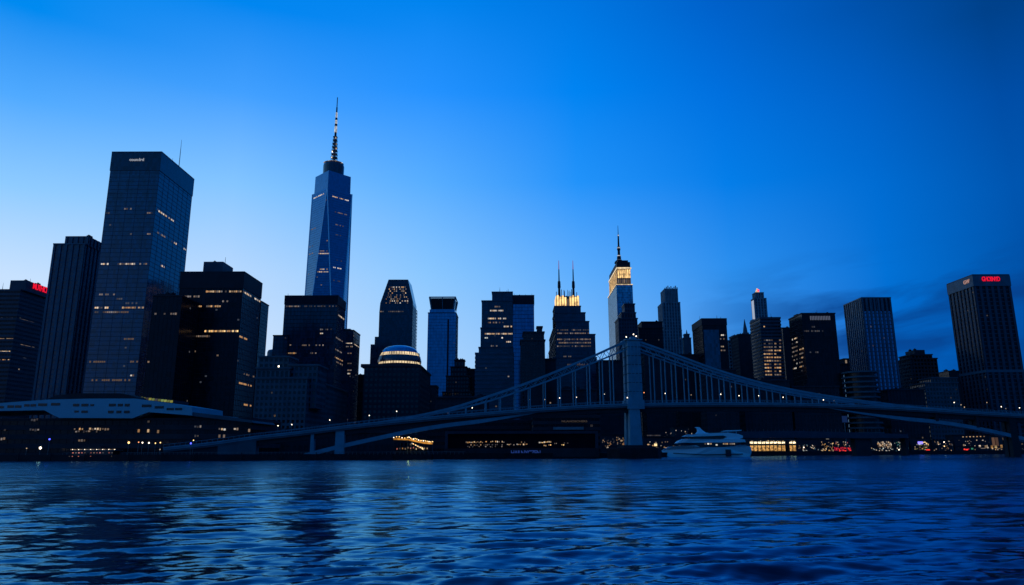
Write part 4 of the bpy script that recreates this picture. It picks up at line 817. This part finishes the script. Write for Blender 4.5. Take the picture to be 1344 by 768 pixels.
# lamps standing on the deck
ORD = ['first','second','third','fourth','fifth','sixth','seventh','eighth','ninth','tenth','eleventh','twelfth','thirteenth','fourteenth','fifteenth','sixteenth','seventeenth','eighteenth','nineteenth','twentieth','twenty-first','twenty-second','twenty-third','twenty-fourth']
def lamp_post(name, base, h, mat, label, group, r=.3, arm=0.0):
    t = thing(name, base, label, 'street lamp', group); x, y, z = base
    pl_ = MB().lathe([(.11, z), (.07, z+h)], x, y, 8).build('pole', M_MAST, t)
    MB().box(x-.16, x+.16, y-.16, y+.16, z, z+.25).build('pole_base', M_MAST, pl_)
    MB().lathe([(.05, z+h-r*.2), (r*.8, z+h+r*.3), (r, z+h+r), (r*.8, z+h+r*1.7), (.05, z+h+r*2.1)], x, y, 10).build('lamp_globe', mat, t, smooth=True)
    return t
LM = [(364.4,558.5,0),(382.5,557,0),(432.5,551,0),(456,550.3,3),(484.6,545,0),(520.5,539.5,0),(620,535,0),(657,528,0),(696,524,0),(716,524,0),(735,522,0),(757,521,0),(794,517,2),(824,521.6,0),
      (846,515,1),(874,516,0),(908,518,2),(947,517,0),(971,519,0),(997,519,0),(1029,521,0),(1082,524.6,0),(1096,525.5,2),(1254,528,0),(1263,531,2),(1268,538,2),(1297,528,2),(1316,533.5,0),(1322,536,2),(1340,535,0)]
left = [q for q in LM if q[0] < 832][::-1]; right = [q for q in LM if q[0] > 832]
for lst, nm in ((left, 'left'), (right, 'right')):
    for i, (px, py, k) in enumerate(lst):
        u, z = bpt(px, py); h = max(1.6, z-dz(u)-.3); mt = (E_LAMP, E_ORANGE, LIT[1], LIT[2])[k]
        lamp_post('bridge_lamp', B3(u, -.05 if False else .9, dz(u)), h, mt, ('bridge lamp, %s one %s of the tower along the deck' % (ORD[i], nm)) + (', orange' if k == 1 else ''), 'lamps along the bridge deck', r=.21)

# ------------------------------------------------------------------ waterfront, left: terminal
YT = 316.0; pT = lambda px, py, Y=YT: onY(px, py, Y)
TT = thing('ferry_terminal', (pT(120, 590).x, YT, GZ), 'long dark waterfront terminal with a ship-like pale upper storey', 'terminal building')
xl, xr = pT(-140, 549).x, pT(326, 553).x
MB().box(xl, xr, YT+4, YT+44, GZ-.3, pT(100, 549, YT+4).z).build('lower_storeys', G_BLACK, TT)
H, V, _ = facade('bands', xl, xr, YT+4, YT+44, GZ, pT(100, 549, YT+4).z, 3.3, 3.2)
for hb in (H,): hb.build('floor_slabs', C_DARK, TT)
V.build('mullions', F_DARK, TT)
up_ = [(-140,533),(0,529),(63,524.5),(120,523.2),(177,523.2),(215,528),(252,534),(252,545.5),(222,543),(195,541),(184,545),(174,549),(78,548.5),(68,544),(58,538.5),(0,539.5),(-140,545)]
pts = [(pT(a, b).x, pT(a, b).z) for a, b in up_][::-1]
PUS = MB().profile(pts, YT, YT+34).build('pale_upper_storey', M_WHITE, TT)
rf = [(62,524.3),(73,519),(100,516.3),(158,516.3),(176,520),(180,523.3)]
MB().profile([(pT(a, b, YT+3).x, pT(a, b, YT+3).z) for a, b in rf], YT+3, YT+30).build('dark_roof', M_ROOF, TT)
sl = [(252.3,541),(290,545.5),(330,552),(332,555),(290,550.5),(252.3,546)]
MB().profile([(pT(a, b).x, pT(a, b).z) for a, b in sl][::-1], YT+.5, YT+30).build('roof_slab', C_MID, TT)
for (a, b_, c, d) in ((9,29,532,535.3),(31,48,530.5,533.7),(49,63,529.5,533),(66,80,529,532.3),(95,105,530,533.5),(106,117,530,533.5),(118,124,530.5,533),(142,153,530,533.5),(154,162,530,533.5),(163,171,530,533.5),(97,104,539,541.5),(106,116,539,542),(141,150,539,542.5),(152,160,539,542.5),(162,171,539,542.5),(185,200,531,534.5),(202,216,533,536.2),(218,240,535.5,538.5),(-60,-20,534,537),(-15,6,533,536)):
    p0 = pT(a, d); p1 = pT(b_, c); n_ = max(1, int((p1.x-p0.x)/2.6)); st = (p1.x-p0.x)/n_
    for k in range(n_): inst('window', M_BLACKGL, (p0.x+st*(k+.5), YT-.02, (p0.z+p1.z)/2), (st*.86, .18, p1.z-p0.z), PUS)
for i in range(11):
    a = pT(185+i*4.0, 522.5+i*.45, YT+12)
    inst('lit_window', LIT[3] if i not in (2, 5) else LIT[6], (a.x, YT+12, a.z), (1.15, .2, 1.0), TT)
MB().profile([(pT(x_, y_, YT+12.2).x, pT(x_, y_, YT+12.2).z) for x_, y_ in ((181,528),(230,533),(230,525.5),(181,519.5))], YT+12.15, YT+26).build('clerestory', C_DARK, TT)
cnt_ = 0
def twin(a, b_, py, p, mi, w=.9, h=1.1, Y=YT+3.4, nm='lit_window', par=None):
    global cnt_
    p0 = onY(a, py, Y); p1 = onY(b_, py, Y); x = p0.x
    while x <= p1.x:
        if random.random() < p: inst(nm, LIT[random.choice(mi)], (x, Y, p0.z+random.uniform(-.2,.2)), (w*random.uniform(.5,1), .16, h*random.uniform(.5,1)), par or TT); cnt_ += 1
        x += w*1.25
for row in ((98,142,563,.85,[0,2,2,1]),(100,140,566,.5,[2,6]),(40,56,564,.35,[2,6]),(28,34,565,.4,[6]),(104,112,578,.8,[2]),(2,10,576,.6,[2]),(253,266,560,.8,[2,6]),(288,312,563.5,.65,[2,1]),(253,264,572,.5,[6]),(3,8,565,.4,[6]),(42,54,551,.4,[6]),(195,215,553,.3,[6]),(140,143,573,.8,[2])): twin(*row)
for (px, py) in ((182,565.5),(194.5,565.5),(207.5,566.5),(288,572.5),(294,572.5),(327,565)):
    p = pT(px, py, YT+3.4); inst('lit_window', LIT[0 if px < 250 else 2], (p.x, YT+3.4, p.z), (.8, .16, 1.3), TT)
# tour boat with strings of light moored below
def boat_at(px0, px1, py, Y): return onY(px0, py, Y).x, onY(px1, py, Y).x
YB = 303.0; b0, b1x = boat_at(88, 155, 600, YB); L_ = b1x-b0; bcx = (b0+b1x)/2
TB = thing('tour_boat', (bcx, YB+3, 0), 'flat tour boat strung with red and white lights at the left quay', 'boat')
hull = [(b0,2.2),(b0+1.5,.3),(b0+2.5,-.4),(b1x-1,-.4),(b1x+.6,2.2)]
MB().profile(hull[::-1], lambda x, z: YB-(1.0-.0) if b0+2 < x < b1x-2 else YB+.8, lambda x, z: YB+7 if b0+2 < x < b1x-2 else YB+5.2).build('hull', C_DARK, TB)
MB().box(b0+2, b1x-2.5, YB+.2, YB+5.8, 2.2, 4.2).build('cabin', M_BLACKGL, TB); MB().box(b0+1.2, b1x-1.6, YB-.3, YB+6.3, 4.2, 4.5).build('cabin_roof', C_MID, TB)
MB().box(b0+5, b1x-8, YB+.8, YB+5.2, 4.5, 6.0).build('upper_deck', C_DARK, TB)
E_RS = glow('red_string_bulb', (1, .30, .22), .5, -1)
for i in range(30):
    x = b0+1.5+(L_-3)*i/29; MB().lathe([(.02, 4.5), (.17, 4.62), (.02, 4.8)], x, YB-.35, 6).build('string_light', E_LAMP if i%4 == 1 else LIT[1], TB)
    if i % 2 and random.random() < .7: inst('cabin_light', E_RS if i%3 else LIT[2], (x, YB+.1, 3.3), (.5, .15, .35), TB)
    if i % 2 == 0 and random.random() < .5: inst('rail_light', E_RS if i%4 else LIT[2], (x, YB-.98, 1.6+.3), (.35, .1, .25), TB)

def quay_lamps(lst, who, Yoff=8, bright=1.0):
    for i, (px, py, mt, h) in enumerate(lst):
        pass
for i, (px, py, mt, lb, r) in enumerate(((169,581,E_WARM,'bright amber quay lamp under the pale terminal storey',.42),(182,580.5,E_ORANGE,'dim reddish quay lamp right of the bright amber one',.22),(187,581,E_LAMP,'second small white quay lamp right of the bright amber one',.28),(195.5,581.3,E_LAMP,'quay lamp midway between two others below the terminal windows',.3),(204,581.8,E_WARM,'quay lamp fourth right of the bright amber one',.24),(210.5,581,E_WARM,'last quay lamp before the dark end of the terminal',.24),(53,588,E_LAMP,'brightest white floodlight left of the tour boat',.5),(65,576.5,E_BLUE,'blue lamp post left of the tour boat',.34),(250.5,582,E_BLUE,'blue lamp post beside the bridge ramp foot',.34),(35,588.5,LIT[1],'faint lamp at the far left of the quay',.22),(210,590,LIT[1],'small low lamp right of the tour boat',.24),(254,578,E_WARM,'small amber lamp above the blue ramp foot lamp',.22))):
    Y = 311.5; p = onY(px, py, Y); lamp_post('quay_lamp', (p.x, Y, GZ), max(.8, p.z-GZ-r), mt, lb, 'lamps along the left quay', r=r)
for i in range(14):
    x = -205+i*15.5+rl0.uniform(-2, 2); y = shoreY(x)-1.3
    o = MB().lathe([(.28, -3), (.28, 2.2+rl0.uniform(0, 1.0)), (.12, 3.3)], x, y, 8).build('mooring_pile', M_QUAY)
    tag(o, 'dark timber mooring pile in the water, %s from the left end of the quay wall' % ORD[i], 'mooring pile', 'mooring piles along the quay wall')
# promenade rail and bollards left
pr_ = MB(); x = -190
while x < -20: pr_.box(x-.05, x+.05, 309.9, 310.0, GZ, GZ+1.1); x += 1.8
pr_.box(-190, -20, 309.9, 310.0, GZ+1.1, GZ+1.2); tag(pr_.build('quay_railing', M_MAST), 'thin metal railing along the left quay below the terminal', 'railing')

# ------------------------------------------------------------------ waterfront, centre
# golden pavilion
YP = 335.0; pav = thing('pavilion', (onY(540, 590, YP).x, YP, GZ), 'small waterside pavilion outlined with bright golden bulbs', 'pavilion')
zP = lambda px, py: (onY(px, py, YP).x, onY(px, py, YP).z)
cnp = [(517,576),(535,576.5),(545,578.5),(556,581),(568,582)]
cq = MB(); pp = [Vector((zP(a,b)[0], YP, zP(a,b)[1])) for a, b in cnp]
MB().beam([p+Vector((0,4,.1)) for p in pp], 9.0, .5).build('canopy_roof', F_DARK, pav)
MB().beam([p+Vector((0,-.6,-.1)) for p in pp[:5]], .18, .75).build('glowing_fascia', E_PAVB, pav)  # fascia glows itself in place of the warm light under the bulbs
for i in range(21):
    t = i/20*(len(pp)-1); j = min(int(t), len(pp)-2); c = pp[j].lerp(pp[j+1], t-j)
    dy_ = .5*[0, .5, .9, .3][i%4] + .4*math.sin(i*1.3)
    MB().lathe([(.03, c.z+.35+dy_*.5), (.24, c.z+.6+dy_*.5), (.03, c.z+.9+dy_*.5)], c.x, YP-.5, 8).build('canopy_bulb', E_WARM if i%3 else E_LAMP, pav, smooth=True)
for i in range(9):
    t = i/8*(len(pp)-1.01); j = int(t); c = pp[j].lerp(pp[j+1], t-j); MB().box(c.x-.12, c.x+.12, YP-.2, YP+.05, GZ, c.z-.2).build('post', F_NAVY, pav)
for i in range(11):
    a, b = 541+i*1.5, 582+i*.75; p = onY(a, b, YP-.4); inst('string_light', E_WARM if i%2 else LIT[1], (p.x, YP-.4, p.z), (.3, .2, .45+.4*(i > 7)), pav)
MB().box(zP(517,590)[0], zP(560,590)[0], YP+7, YP+8, GZ, GZ+3.2).build('back_wall', C_DARK, pav)
for i in range(12):
    p = onY(521+i*3.6, 588.5+random.uniform(-1,.8), YP+6.5); inst('interior_light', random.choice([E_RS, LIT[2], LIT[6], LIT[0]]), (p.x, YP+6.8, p.z), (.35, .2, .7), pav)
ld = bpy.data.lights.new('pavilion_lamp', 'POINT'); ld.energy = 250; ld.color = (1, .5, .12); ld.shadow_soft_size = .5; lo = bpy.data.objects.new('pavilion_lamp', ld); COL.objects.link(lo); lo.parent = pav; lo.location = Vector((onY(538, 585, YP).x, YP-3, 4.5)) - pav.location
# floating pontoon restaurant under the bridge
YR = 350.0; RS = thing('pontoon_hall', (onY(684, 590, YR).x, YR, 0), 'long flat-roofed floating hall under the deck with blue lettering on its side', 'floating building')
x0, x1 = onY(584, 580, YR).x, onY(785, 580, YR).x; za, zb2 = onY(684, 566.5, YR).z, onY(684, 588.5, YR).z
MB().box(x0, x1, YR+1.2, YR+16, GZ-3.5, za).build('hall_body', C_DARK, RS)
q = MB(); q.box(x0, x1, YR, YR+1.2, za-1.0, za+.2); q.box(x0, x0+1.3, YR, YR+1.2, zb2, za-1.0); q.box(x1-1.3, x1, YR, YR+1.2, zb2, za-1.0); q.build('front_frame', F_NAVY, RS)
MB().box(x0+1.3, x1-1.3, YR+1.1, YR+1.19, zb2, za-1.0).build('black_opening_sheet', M_BLACKMAT, RS)  # matte black sheet put in for the darkness of the hall opening
MB().box(x0-.3, x1+.3, YR-.4, YR+1.15, .7, zb2-.003).build('hull_side', C_DARK, RS); MB().box(x0+1, x1-1, YR-.2, YR+14, -1.5, .697).build('pontoon', M_QUAY, RS)
text('blue_lettering', 'HAILNYCZEN', E_SIGNB, (onY(690, 595, YR-.4).x, YR-.65, onY(690, 595, YR-.4).z+.2), 14.0, 2.3, RS, spacing=.85)
cnt_ = 0
for row in ((612,634,580.5,.8,[0,2,1]),(638,662,580,.9,[0,1,2]),(614,640,584.5,.6,[2,6,0]),(642,662,584,.4,[2,6]),(666,692,583.5,.7,[1,2,0]),(676,690,581,.5,[0,2]),(708,724,580.5,.9,[0,1,5]),(710,742,584.5,.7,[0,2,5]),(726,750,582,.35,[2,6]),(612,660,586.5,.3,[6,2])): twin(*row, w=.62, h=.7, Y=YR+1.0, par=RS)
bldg('pier_shed', 'low slate shed behind the pontoon hall with faint lettering', 400, [(700, 787, 547, {'D': 18})], 'bands', G_BLACK, C_DARK, fh=3.2, rnd=6, roof=False, cat='shed')
MB().box(onY(726, 562, 399).x, onY(766, 562, 399).x, 398.6, 399.2, onY(740, 564, 399).z, onY(740, 560.5, 399).z).build('pale_awning', C_LIGHT, BL['pier_shed'])
text('faint_lettering', 'NLAHOSCHERS', LIT[6], (onY(754, 553, 399).x, 399.2, onY(754, 553, 399).z), 14, 1.0, BL['pier_shed'])
bldg('long_shed', 'long dark shed behind the left end of the pontoon hall', 420, [(560, 698, 553, {'D': 18})], 'bands', G_BLACK, F_DARK, fh=3.2, rnd=5, roof=False, cat='shed')
bldg('quay_warehouse', 'low unlit warehouse below the left bridge ramp', 372, [(345, 515, 568, {'D': 18})], 'masonry', C_DARK, C_DARK, rnd=0, roof=False, cat='warehouse')

# ------------------------------------------------------------------ yacht
YY = 392.0; yc = lambda px, py: (onY(px, py, YY).x, onY(px, py, YY).z)
xs_, xe_ = yc(871, 600)[0], yc(988, 600)[0]; LY = xe_-xs_; ym = YY+4.6
YA = thing('motor_yacht', ((xs_+xe_)/2, ym, 0), 'large white motor yacht moored right of the bridge tower', 'yacht')
def beamw(x, z, full=4.6, bow=.32, flare=.0):
    t = max(0.0, (x-xs_)/LY); w = full*min(1.0, max(.03, (t/bow)**.6 if t < bow else 1.0))
    if t > .93: w *= 1-.35*(t-.93)/.07
    return w
def loft(prof, full, name, mat, parent, dens=1.5, flare=0.0):
    # densify, then loft both sides
    out = []
    for (a, b) in zip(prof, prof[1:]+prof[:1]):
        n_ = max(1, int(math.hypot(b[0]-a[0], b[1]-a[1])/dens))
        for k in range(n_): out.append((a[0]+(b[0]-a[0])*k/n_, a[1]+(b[1]-a[1])*k/n_))
    f = lambda x, z: beamw(x, z, full)*(1 - flare*max(0, (2.5-z))/4)
    return MB().profile(out, lambda x, z: ym-f(x, z), lambda x, z: ym+f(x, z)).build(name, mat, parent)
Pp = lambda l: [yc(a, b) for a, b in l][::-1]
HULL = loft(Pp([(870.5,591),(881,586.5),(897,585.3),(914,584.6),(919,587),(950,587),(958,586.2),(972,585),(978,583.8),(987,586.8),(988,592),(985.5,601.5),(885,601.5),(877,599),(872,595)]), 4.6, 'hull', M_YACHT, YA, flare=.25)
SAL = loft(Pp([(889,583.2),(897,580.5),(966,580.5),(970,583),(958,586.3),(950,587.1),(919,587.1),(914,584.7),(900,585.2)]), 3.9, 'saloon_glazing', M_BLACKGL, YA)
loft(Pp([(889,581.8),(893,578.5),(899,576.2),(962,576.4),(966,575.5),(978,577),(979,580.5),(965,580.7),(897,581.2)]), 4.35, 'main_deck_overhang', M_YACHT, YA)
loft(Pp([(906,576.3),(909,572.8),(955,571.3),(952,574.5),(946,576.5)]), 3.2, 'upper_glazing', M_BLACKGL, YA)
loft(Pp([(898.5,573),(903,571),(908,570),(940,568.2),(956,567.8),(970,569.6),(976,572),(975.5,575),(970,576.4),(950,576.4),(955,573.5),(950,571.6),(925,572.6),(908,573)]), 3.7, 'flybridge', M_YACHT, YA)
loft(Pp([(914.5,560.6),(917,560.2),(921,560.6),(924,564),(929,567.6),(936,568.6),(915,570),(918,566),(917.5,562.5)]), .5, 'radar_arch', M_YACHT, YA)
loft(Pp([(951,566.2),(956,564.8),(975.5,564.2),(974,565.4),(960,566.3)]), 3.0, 'hardtop', M_YACHT, YA)
for px in (957, 968): x, z = yc(px, 566); MB().box(x-.1, x+.1, ym-2.2, ym-2.0, yc(px, 570)[1], z).build('hardtop_post', M_YACHT, YA)
x, z = yc(956, 594.5); inst('side_hatch', M_BLACKGL, (x, ym-beamw(x, 3)-.02, z), (2.8, .6, 3.6), HULL)
MB().beam([(yc(884,594)[0], ym-3.6, yc(884,595)[1]), (yc(925,596)[0], ym-4.62, yc(925,597)[1]), (yc(975,596)[0], ym-4.5, yc(975,596)[1])], .3, .45).build('hull_stripe', F_DARK, HULL)
for (px, w, mt) in ((930,1.0,LIT[1]),(933.5,.7,LIT[0]),(941,1.0,LIT[4]),(950,.5,LIT[1]),(952.5,1.0,LIT[1]),(955,.7,LIT[0]),(959,.8,LIT[2]),(961.5,.8,LIT[2]),(964,.6,LIT[1]),(926,.6,LIT[2])):
    x, z = yc(px, 582.6 if px != 941 else 584); inst('cabin_light', mt, (x, ym-3.95, z), (w, .25, .75), SAL)
for i in range(16):
    x, z = yc(876+i*2.3, 585.3); MB().box(x-.04, x+.04, ym-beamw(x, 4)+.2, ym-beamw(x, 4)+.3, z-1.2, z+.5).build('rail_stanchion', M_MAST, YA)

# ------------------------------------------------------------------ waterfront, right
def rline(px, py, Y): return onY(px, py, Y)
# arcade of lit shops
YS = 500.0
for (a, b_, lb, nb2) in ((984, 1031, 'golden lit two-storey restaurant arcade right of the yacht', 9), (1036, 1045, 'small golden lit kiosk right of the restaurant arcade', 2)):
    x0, x1 = onY(a, 585, YS).x, onY(b_, 585, YS).x
    A = thing('restaurant_arcade' if nb2 > 3 else 'kiosk', ((x0+x1)/2, YS, GZ), lb, 'restaurant' if nb2 > 3 else 'kiosk')
    z1, z2, z3 = onY(1000, 578.3, YS).z, onY(1000, 584, YS).z, onY(1000, 592, YS).z; z3 = max(z3, GZ+.1)
    MB().box(x0, x1, YS+.5, YS+10, GZ, z1+1).build('walls', C_DARK, A)
    st = (x1-x0)/nb2
    for k in range(nb2):
        xa = x0+k*st
        inst('lit_bay', E_SHOP, (xa+st/2, YS+.4, (z2+z3)/2-.2), (st*.80, .3, (z2-z3)*.9), A)
        inst('lit_upper_bay', E_SHOPW, (xa+st/2, YS+.3, z2+(z1-z2)*.5), (st*.86, .3, (z1-z2)*.42), A)
        inst('column', F_DARK, (xa, YS, (z1+z3)/2), (.3, .5, z1-z3), A)
        for j in range(3):
            inst('table_light', LIT[random.choice([1, 5, 1])], (xa+st*(j+.5)/3, YS+.1, z2+(z1-z2)*random.uniform(.5,.95)), (.45, .2, .4), A)
    MB().box(x0-.5, x1+.5, YS-.6, YS+.2, z2-.25, z2+.25).build('floor_band', F_DARK, A)
    ld = bpy.data.lights.new('arcade_lamp', 'AREA'); ld.energy = 500 if nb2 > 3 else 80; ld.color = (1, .62, .25); ld.shape = 'RECTANGLE'; ld.size = (x1-x0)*.9; ld.size_y = 1.0
    lo = bpy.data.objects.new('arcade_lamp', ld); COL.objects.link(lo); lo.parent = A; lo.location = Vector(((x0+x1)/2, YS-.8, z2-.4)) - A.location; lo.rotation_euler = (R(50), 0, 0)
# rows of small shop buildings further right
def shop(a, b_, top, Y, lb, pts, body=C_DARK, name='shopfront', cat='shop'):
    x0, x1 = onY(a, 590, Y).x, onY(b_, 590, Y).x; zt = onY((a+b_)/2, top, Y).z
    T = thing(name, ((x0+x1)/2, Y, GZ), lb, cat)
    MB().box(x0, x1, Y+.3, Y+12, GZ-.2, zt).build('walls', body, T); MB().box(x0-.4, x1+.4, Y-.2, Y+12.4, zt, zt+.5).build('roof', M_ROOF, T)
    MB().box(x0, x1, Y-.1, Y+.28, GZ+3.6, GZ+4.0).build('awning_band', F_DARK, T)
    for (px, py, mt, w, h) in pts:
        p = onY(px, py, Y+.1); z = max(p.z, GZ+h/2+.05); inst('shop_light', mt, (p.x, Y+.1, z), (w, .3, h), T)
    return T
E_RD = glow('red_shop_light', (1, .03, .08), .35); E_RDB = glow('red_bright_light', (1, .04, .02), 1.4); E_GR = glow('green_shop_light', (.1, .6, .35), .35); E_VI = glow('violet_blue_screen', (.25, .2, 1), 1.8); E_TEAL = glow('teal_shop_light', (.25, .6, .75), .4)
rl_ = random.Random(4)
def scat(a, b_, y0, y1, n_, mats, w=(.3,.8), h=(.3,.75)):
    n_ = int(n_*2.1); w = (w[0]*.7, w[1]*.7)
    return [(rl_.uniform(a, b_), rl_.uniform(y0, y1), rl_.choice(mats), rl_.uniform(*w), rl_.uniform(*h)) for _ in range(n_)]
YQ = 575.0
shop(1046, 1076, 577, 560, 'low shop with pale blue-white lights left of the orange and red stalls', scat(1048, 1075, 584, 592, 16, [LIT[4], LIT[1], LIT[2], E_TEAL]))
shop(1077, 1094, 576, YQ, 'row of orange lit stalls left of the red market front', scat(1078, 1094, 580, 592, 20, [LIT[0], LIT[0], LIT[1], LIT[5]])+[(1086, 575.8, LIT[1], 2.2, .8)])
shop(1095, 1122, 576, YQ, 'market front glowing red beside the low bridge pier', scat(1095, 1117, 587, 592, 22, [E_RD, E_RD, E_RDB], (.6, 1.5), (.4, .9))+scat(1096, 1122, 580, 586, 16, [LIT[0], LIT[2], LIT[1], E_RD])+[(1119, 588, LIT[5], 1.5, 1.2), (1107, 591, E_RDB, 1.4, .5)])
shop(1146, 1172, 575.5, 590, 'shop front with a dense yellow window grid right of the low bridge pier', scat(1152, 1170, 580, 587, 34, [LIT[0], LIT[2], LIT[1]], (.7, 1.1), (.7, 1.2))+scat(1146, 1172, 588, 592, 10, [LIT[1], LIT[4]]))
shop(1173, 1194, 577, 590, 'shop front with teal and white lights left of the violet screen', scat(1174, 1192, 580, 592, 16, [E_TEAL, LIT[4], E_GR, LIT[1]]))
shop(1196, 1222, 575, 595, 'fairground front with violet-blue screen and golden arch of bulbs', [(1208, 581.3, E_VI, 4.0, 2.0), (1207, 583.5, LIT[4], 1.5, .8), (1212, 580.6, LIT[5], .7, .7), (1214, 580.5, LIT[5], .7, .9), (1216, 582, LIT[5], .8, .9), (1218, 583.3, LIT[5], .7, .9), (1218, 590.5, E_RDB, 3.0, .7), (1211, 574.5, LIT[1], .9, .9)]+scat(1199, 1219, 583, 591, 16, [LIT[2], LIT[0], LIT[1], LIT[3]]), name='fairground_front', cat='amusement hall')
shop(1224, 1252, 578, 600, 'dim shop with few small yellow lights right of the fairground front', scat(1226, 1250, 579, 592, 14, [LIT[1], LIT[2], LIT[0], LIT[6]]))
shop(1254, 1299, 571.5, 605, 'low hall topped by a row of yellow lamps and a red stall light', [(1264+i*4.6, 573.5-.1*i, LIT[0], .9, .7) for i in range(7)]+[(1266, 589.8, E_RDB, 1.2, 1.0), (1269, 590.2, E_RDB, 1.6, .9), (1271, 589.5, E_RD, 1.2, .9), (1265, 584.3, LIT[1], 1.0, 1.4), (1286, 585.5, LIT[1], 1.4, 1.4), (1294, 586, LIT[1], 1.8, 1.6), (1290, 588.5, LIT[2], 3.0, .5), (1276, 589, E_GR, 1.5, 1.2), (1272, 582, LIT[2], .9, .6)]+scat(1256, 1298, 577, 591, 16, [LIT[2], LIT[6], LIT[1]]))
shop(1300, 1318, 572, 605, 'lit brown facade with golden uplights near the right bridge pier', [(1302, 586.5, LIT[5], 1.6, 2.0), (1307, 586.5, LIT[5], 1.8, 2.0), (1314.5, 585.7, LIT[5], 1.6, 2.2), (1304, 580, glow('brown_uplight_glow', (.5, .25, .12), .22), 2.2, 7), (1308.5, 580, glow('brown_uplight_glow', (.5, .25, .12), .14), 2.2, 7), (1317, 576, LIT[2], 1.2, 2.0)]+scat(1300, 1317, 588, 591, 8, [LIT[0], LIT[1], LIT[2]]), body=C_BRICK)  # tall brown panels glow in place of uplight on the facade
shop(1322, 1352, 574, 605, 'dark shop at the right frame edge with two white lamps', [(1331.5, 584.7, LIT[1], 1.2, 1.2), (1336, 585.3, LIT[1], 1.2, 1.2), (1330, 577, LIT[2], 2.6, .8)]+scat(1328, 1350, 578, 591, 8, [LIT[2], LIT[6]]))
shop(845, 886, 574, 470, 'dim shop row behind the bridge pier with orange lights', [(851, 584, LIT[0], 1.2, 1.2), (860.5, 584, LIT[5], 1.8, 1.6), (857, 585, LIT[0], .9, .9)]+[(850+i*2.0, 571.3+.3, LIT[6], .8, .7) for i in range(9)]+scat(849, 884, 580, 591, 12, [LIT[0], LIT[2], LIT[1]]))
shop(788, 824, 571, 470, 'dim shop row left of the bridge pier with scattered warm lamps', [(797.5, 587, LIT[1], 1.1, 1.1), (815.5, 578.5, LIT[1], 1.1, 1.0), (818, 583, LIT[0], 1.2, 1.0)]+scat(790, 823, 574, 591, 24, [LIT[2], LIT[0], LIT[6]]))
shop(886, 905, 562, 480, 'low dark kiosk block with a few lights behind the yacht bow', scat(872, 912, 563, 590, 18, [LIT[2], LIT[6], LIT[1]])+[(878, 577.5, LIT[1], 1.2, 1.2), (872.5, 576.5, LIT[2], .8, .8)])
# lamp posts right
for i, (px, py, mt) in enumerate(((1055,587,E_LAMP),(1144,588,LIT[1]),(1180,591,E_LAMP),(1239,580,E_LAMP),(1239.5,585.5,E_WARM),(1232,583,LIT[1]),(1296,588,LIT[1]),(1112,591.5,E_WARM),(1250,584,LIT[2]),(1320,577,LIT[2]))):
    Y = 548+i*3 if px < 1200 else 585; p = onY(px, py, Y); lamp_post('quay_lamp', (p.x, Y, GZ), max(.8, p.z-GZ-.5), mt, ('small lamp post on the right quay in front of the ' + ['pale shop','low bridge pier','teal shop','dim shop, upper white one','dim shop, lower amber one','dim shop, its left one','yellow-lamped hall','red market front','dim shop, its right one','brown uplit facade'][i]), 'lamps along the right quay', r=.36)
# low far bridge
YL = 455.0; LB = thing('low_bridge', (onY(1080, 590, YL).x, YL, 0), 'low dark road bridge right of the yacht on a broad pier', 'bridge')
xa, xb = onY(950, 570, YL).x, onY(1192, 570, YL).x; zl = lambda px, py: onY(px, py, YL).z
q = MB(); pts = [(xa, zl(960,567.0)), (onY(1040,566,YL).x, zl(1040,565.5)), (onY(1139,570,YL).x, zl(1139,568)), (xb, zl(1190,570)), (xb, zl(1190,575.0)), (onY(1139,570,YL).x, zl(1139,575.5)), (onY(1040,575,YL).x, zl(1040,574.5)), (xa, zl(960,575.5))]
MB().profile(pts[::-1], YL, YL+10).build('deck', F_NAVY, LB)
for (a, b_) in ((1124, 1144), (1190, 1193), (956, 964)):
    MB().box(onY(a, 580, YL).x, onY(b_, 580, YL).x, YL+1.5, YL+8, -3, zl((a+b_)/2, 575)).build('pier', C_DARK, LB)
rr_ = MB(); x = xa
while x < xb: rr_.box(x-.05, x+.05, YL+.2, YL+.3, zl(1040,568), zl(1040,563.5)); x += 2.5
rr_.build('railing', M_MAST, LB)
bp = thing('blue_billboard', (onY(1108.5, 550, 560).x, 560, GZ), 'small dim blue billboard above the red market front', 'billboard')
MB().box(onY(1105.5, 550, 560).x, onY(1112, 550, 560).x, 560, 560.5, onY(1108, 554.5, 560).z, onY(1108, 546, 560).z).build('screen', glow('dim_blue_screen', (.03, .08, .35), .16), bp)
MB().box(bp.location.x-.3, bp.location.x+.3, 560.6, 561.1, GZ, onY(1108, 547, 560).z).build('post', M_MAST, bp)
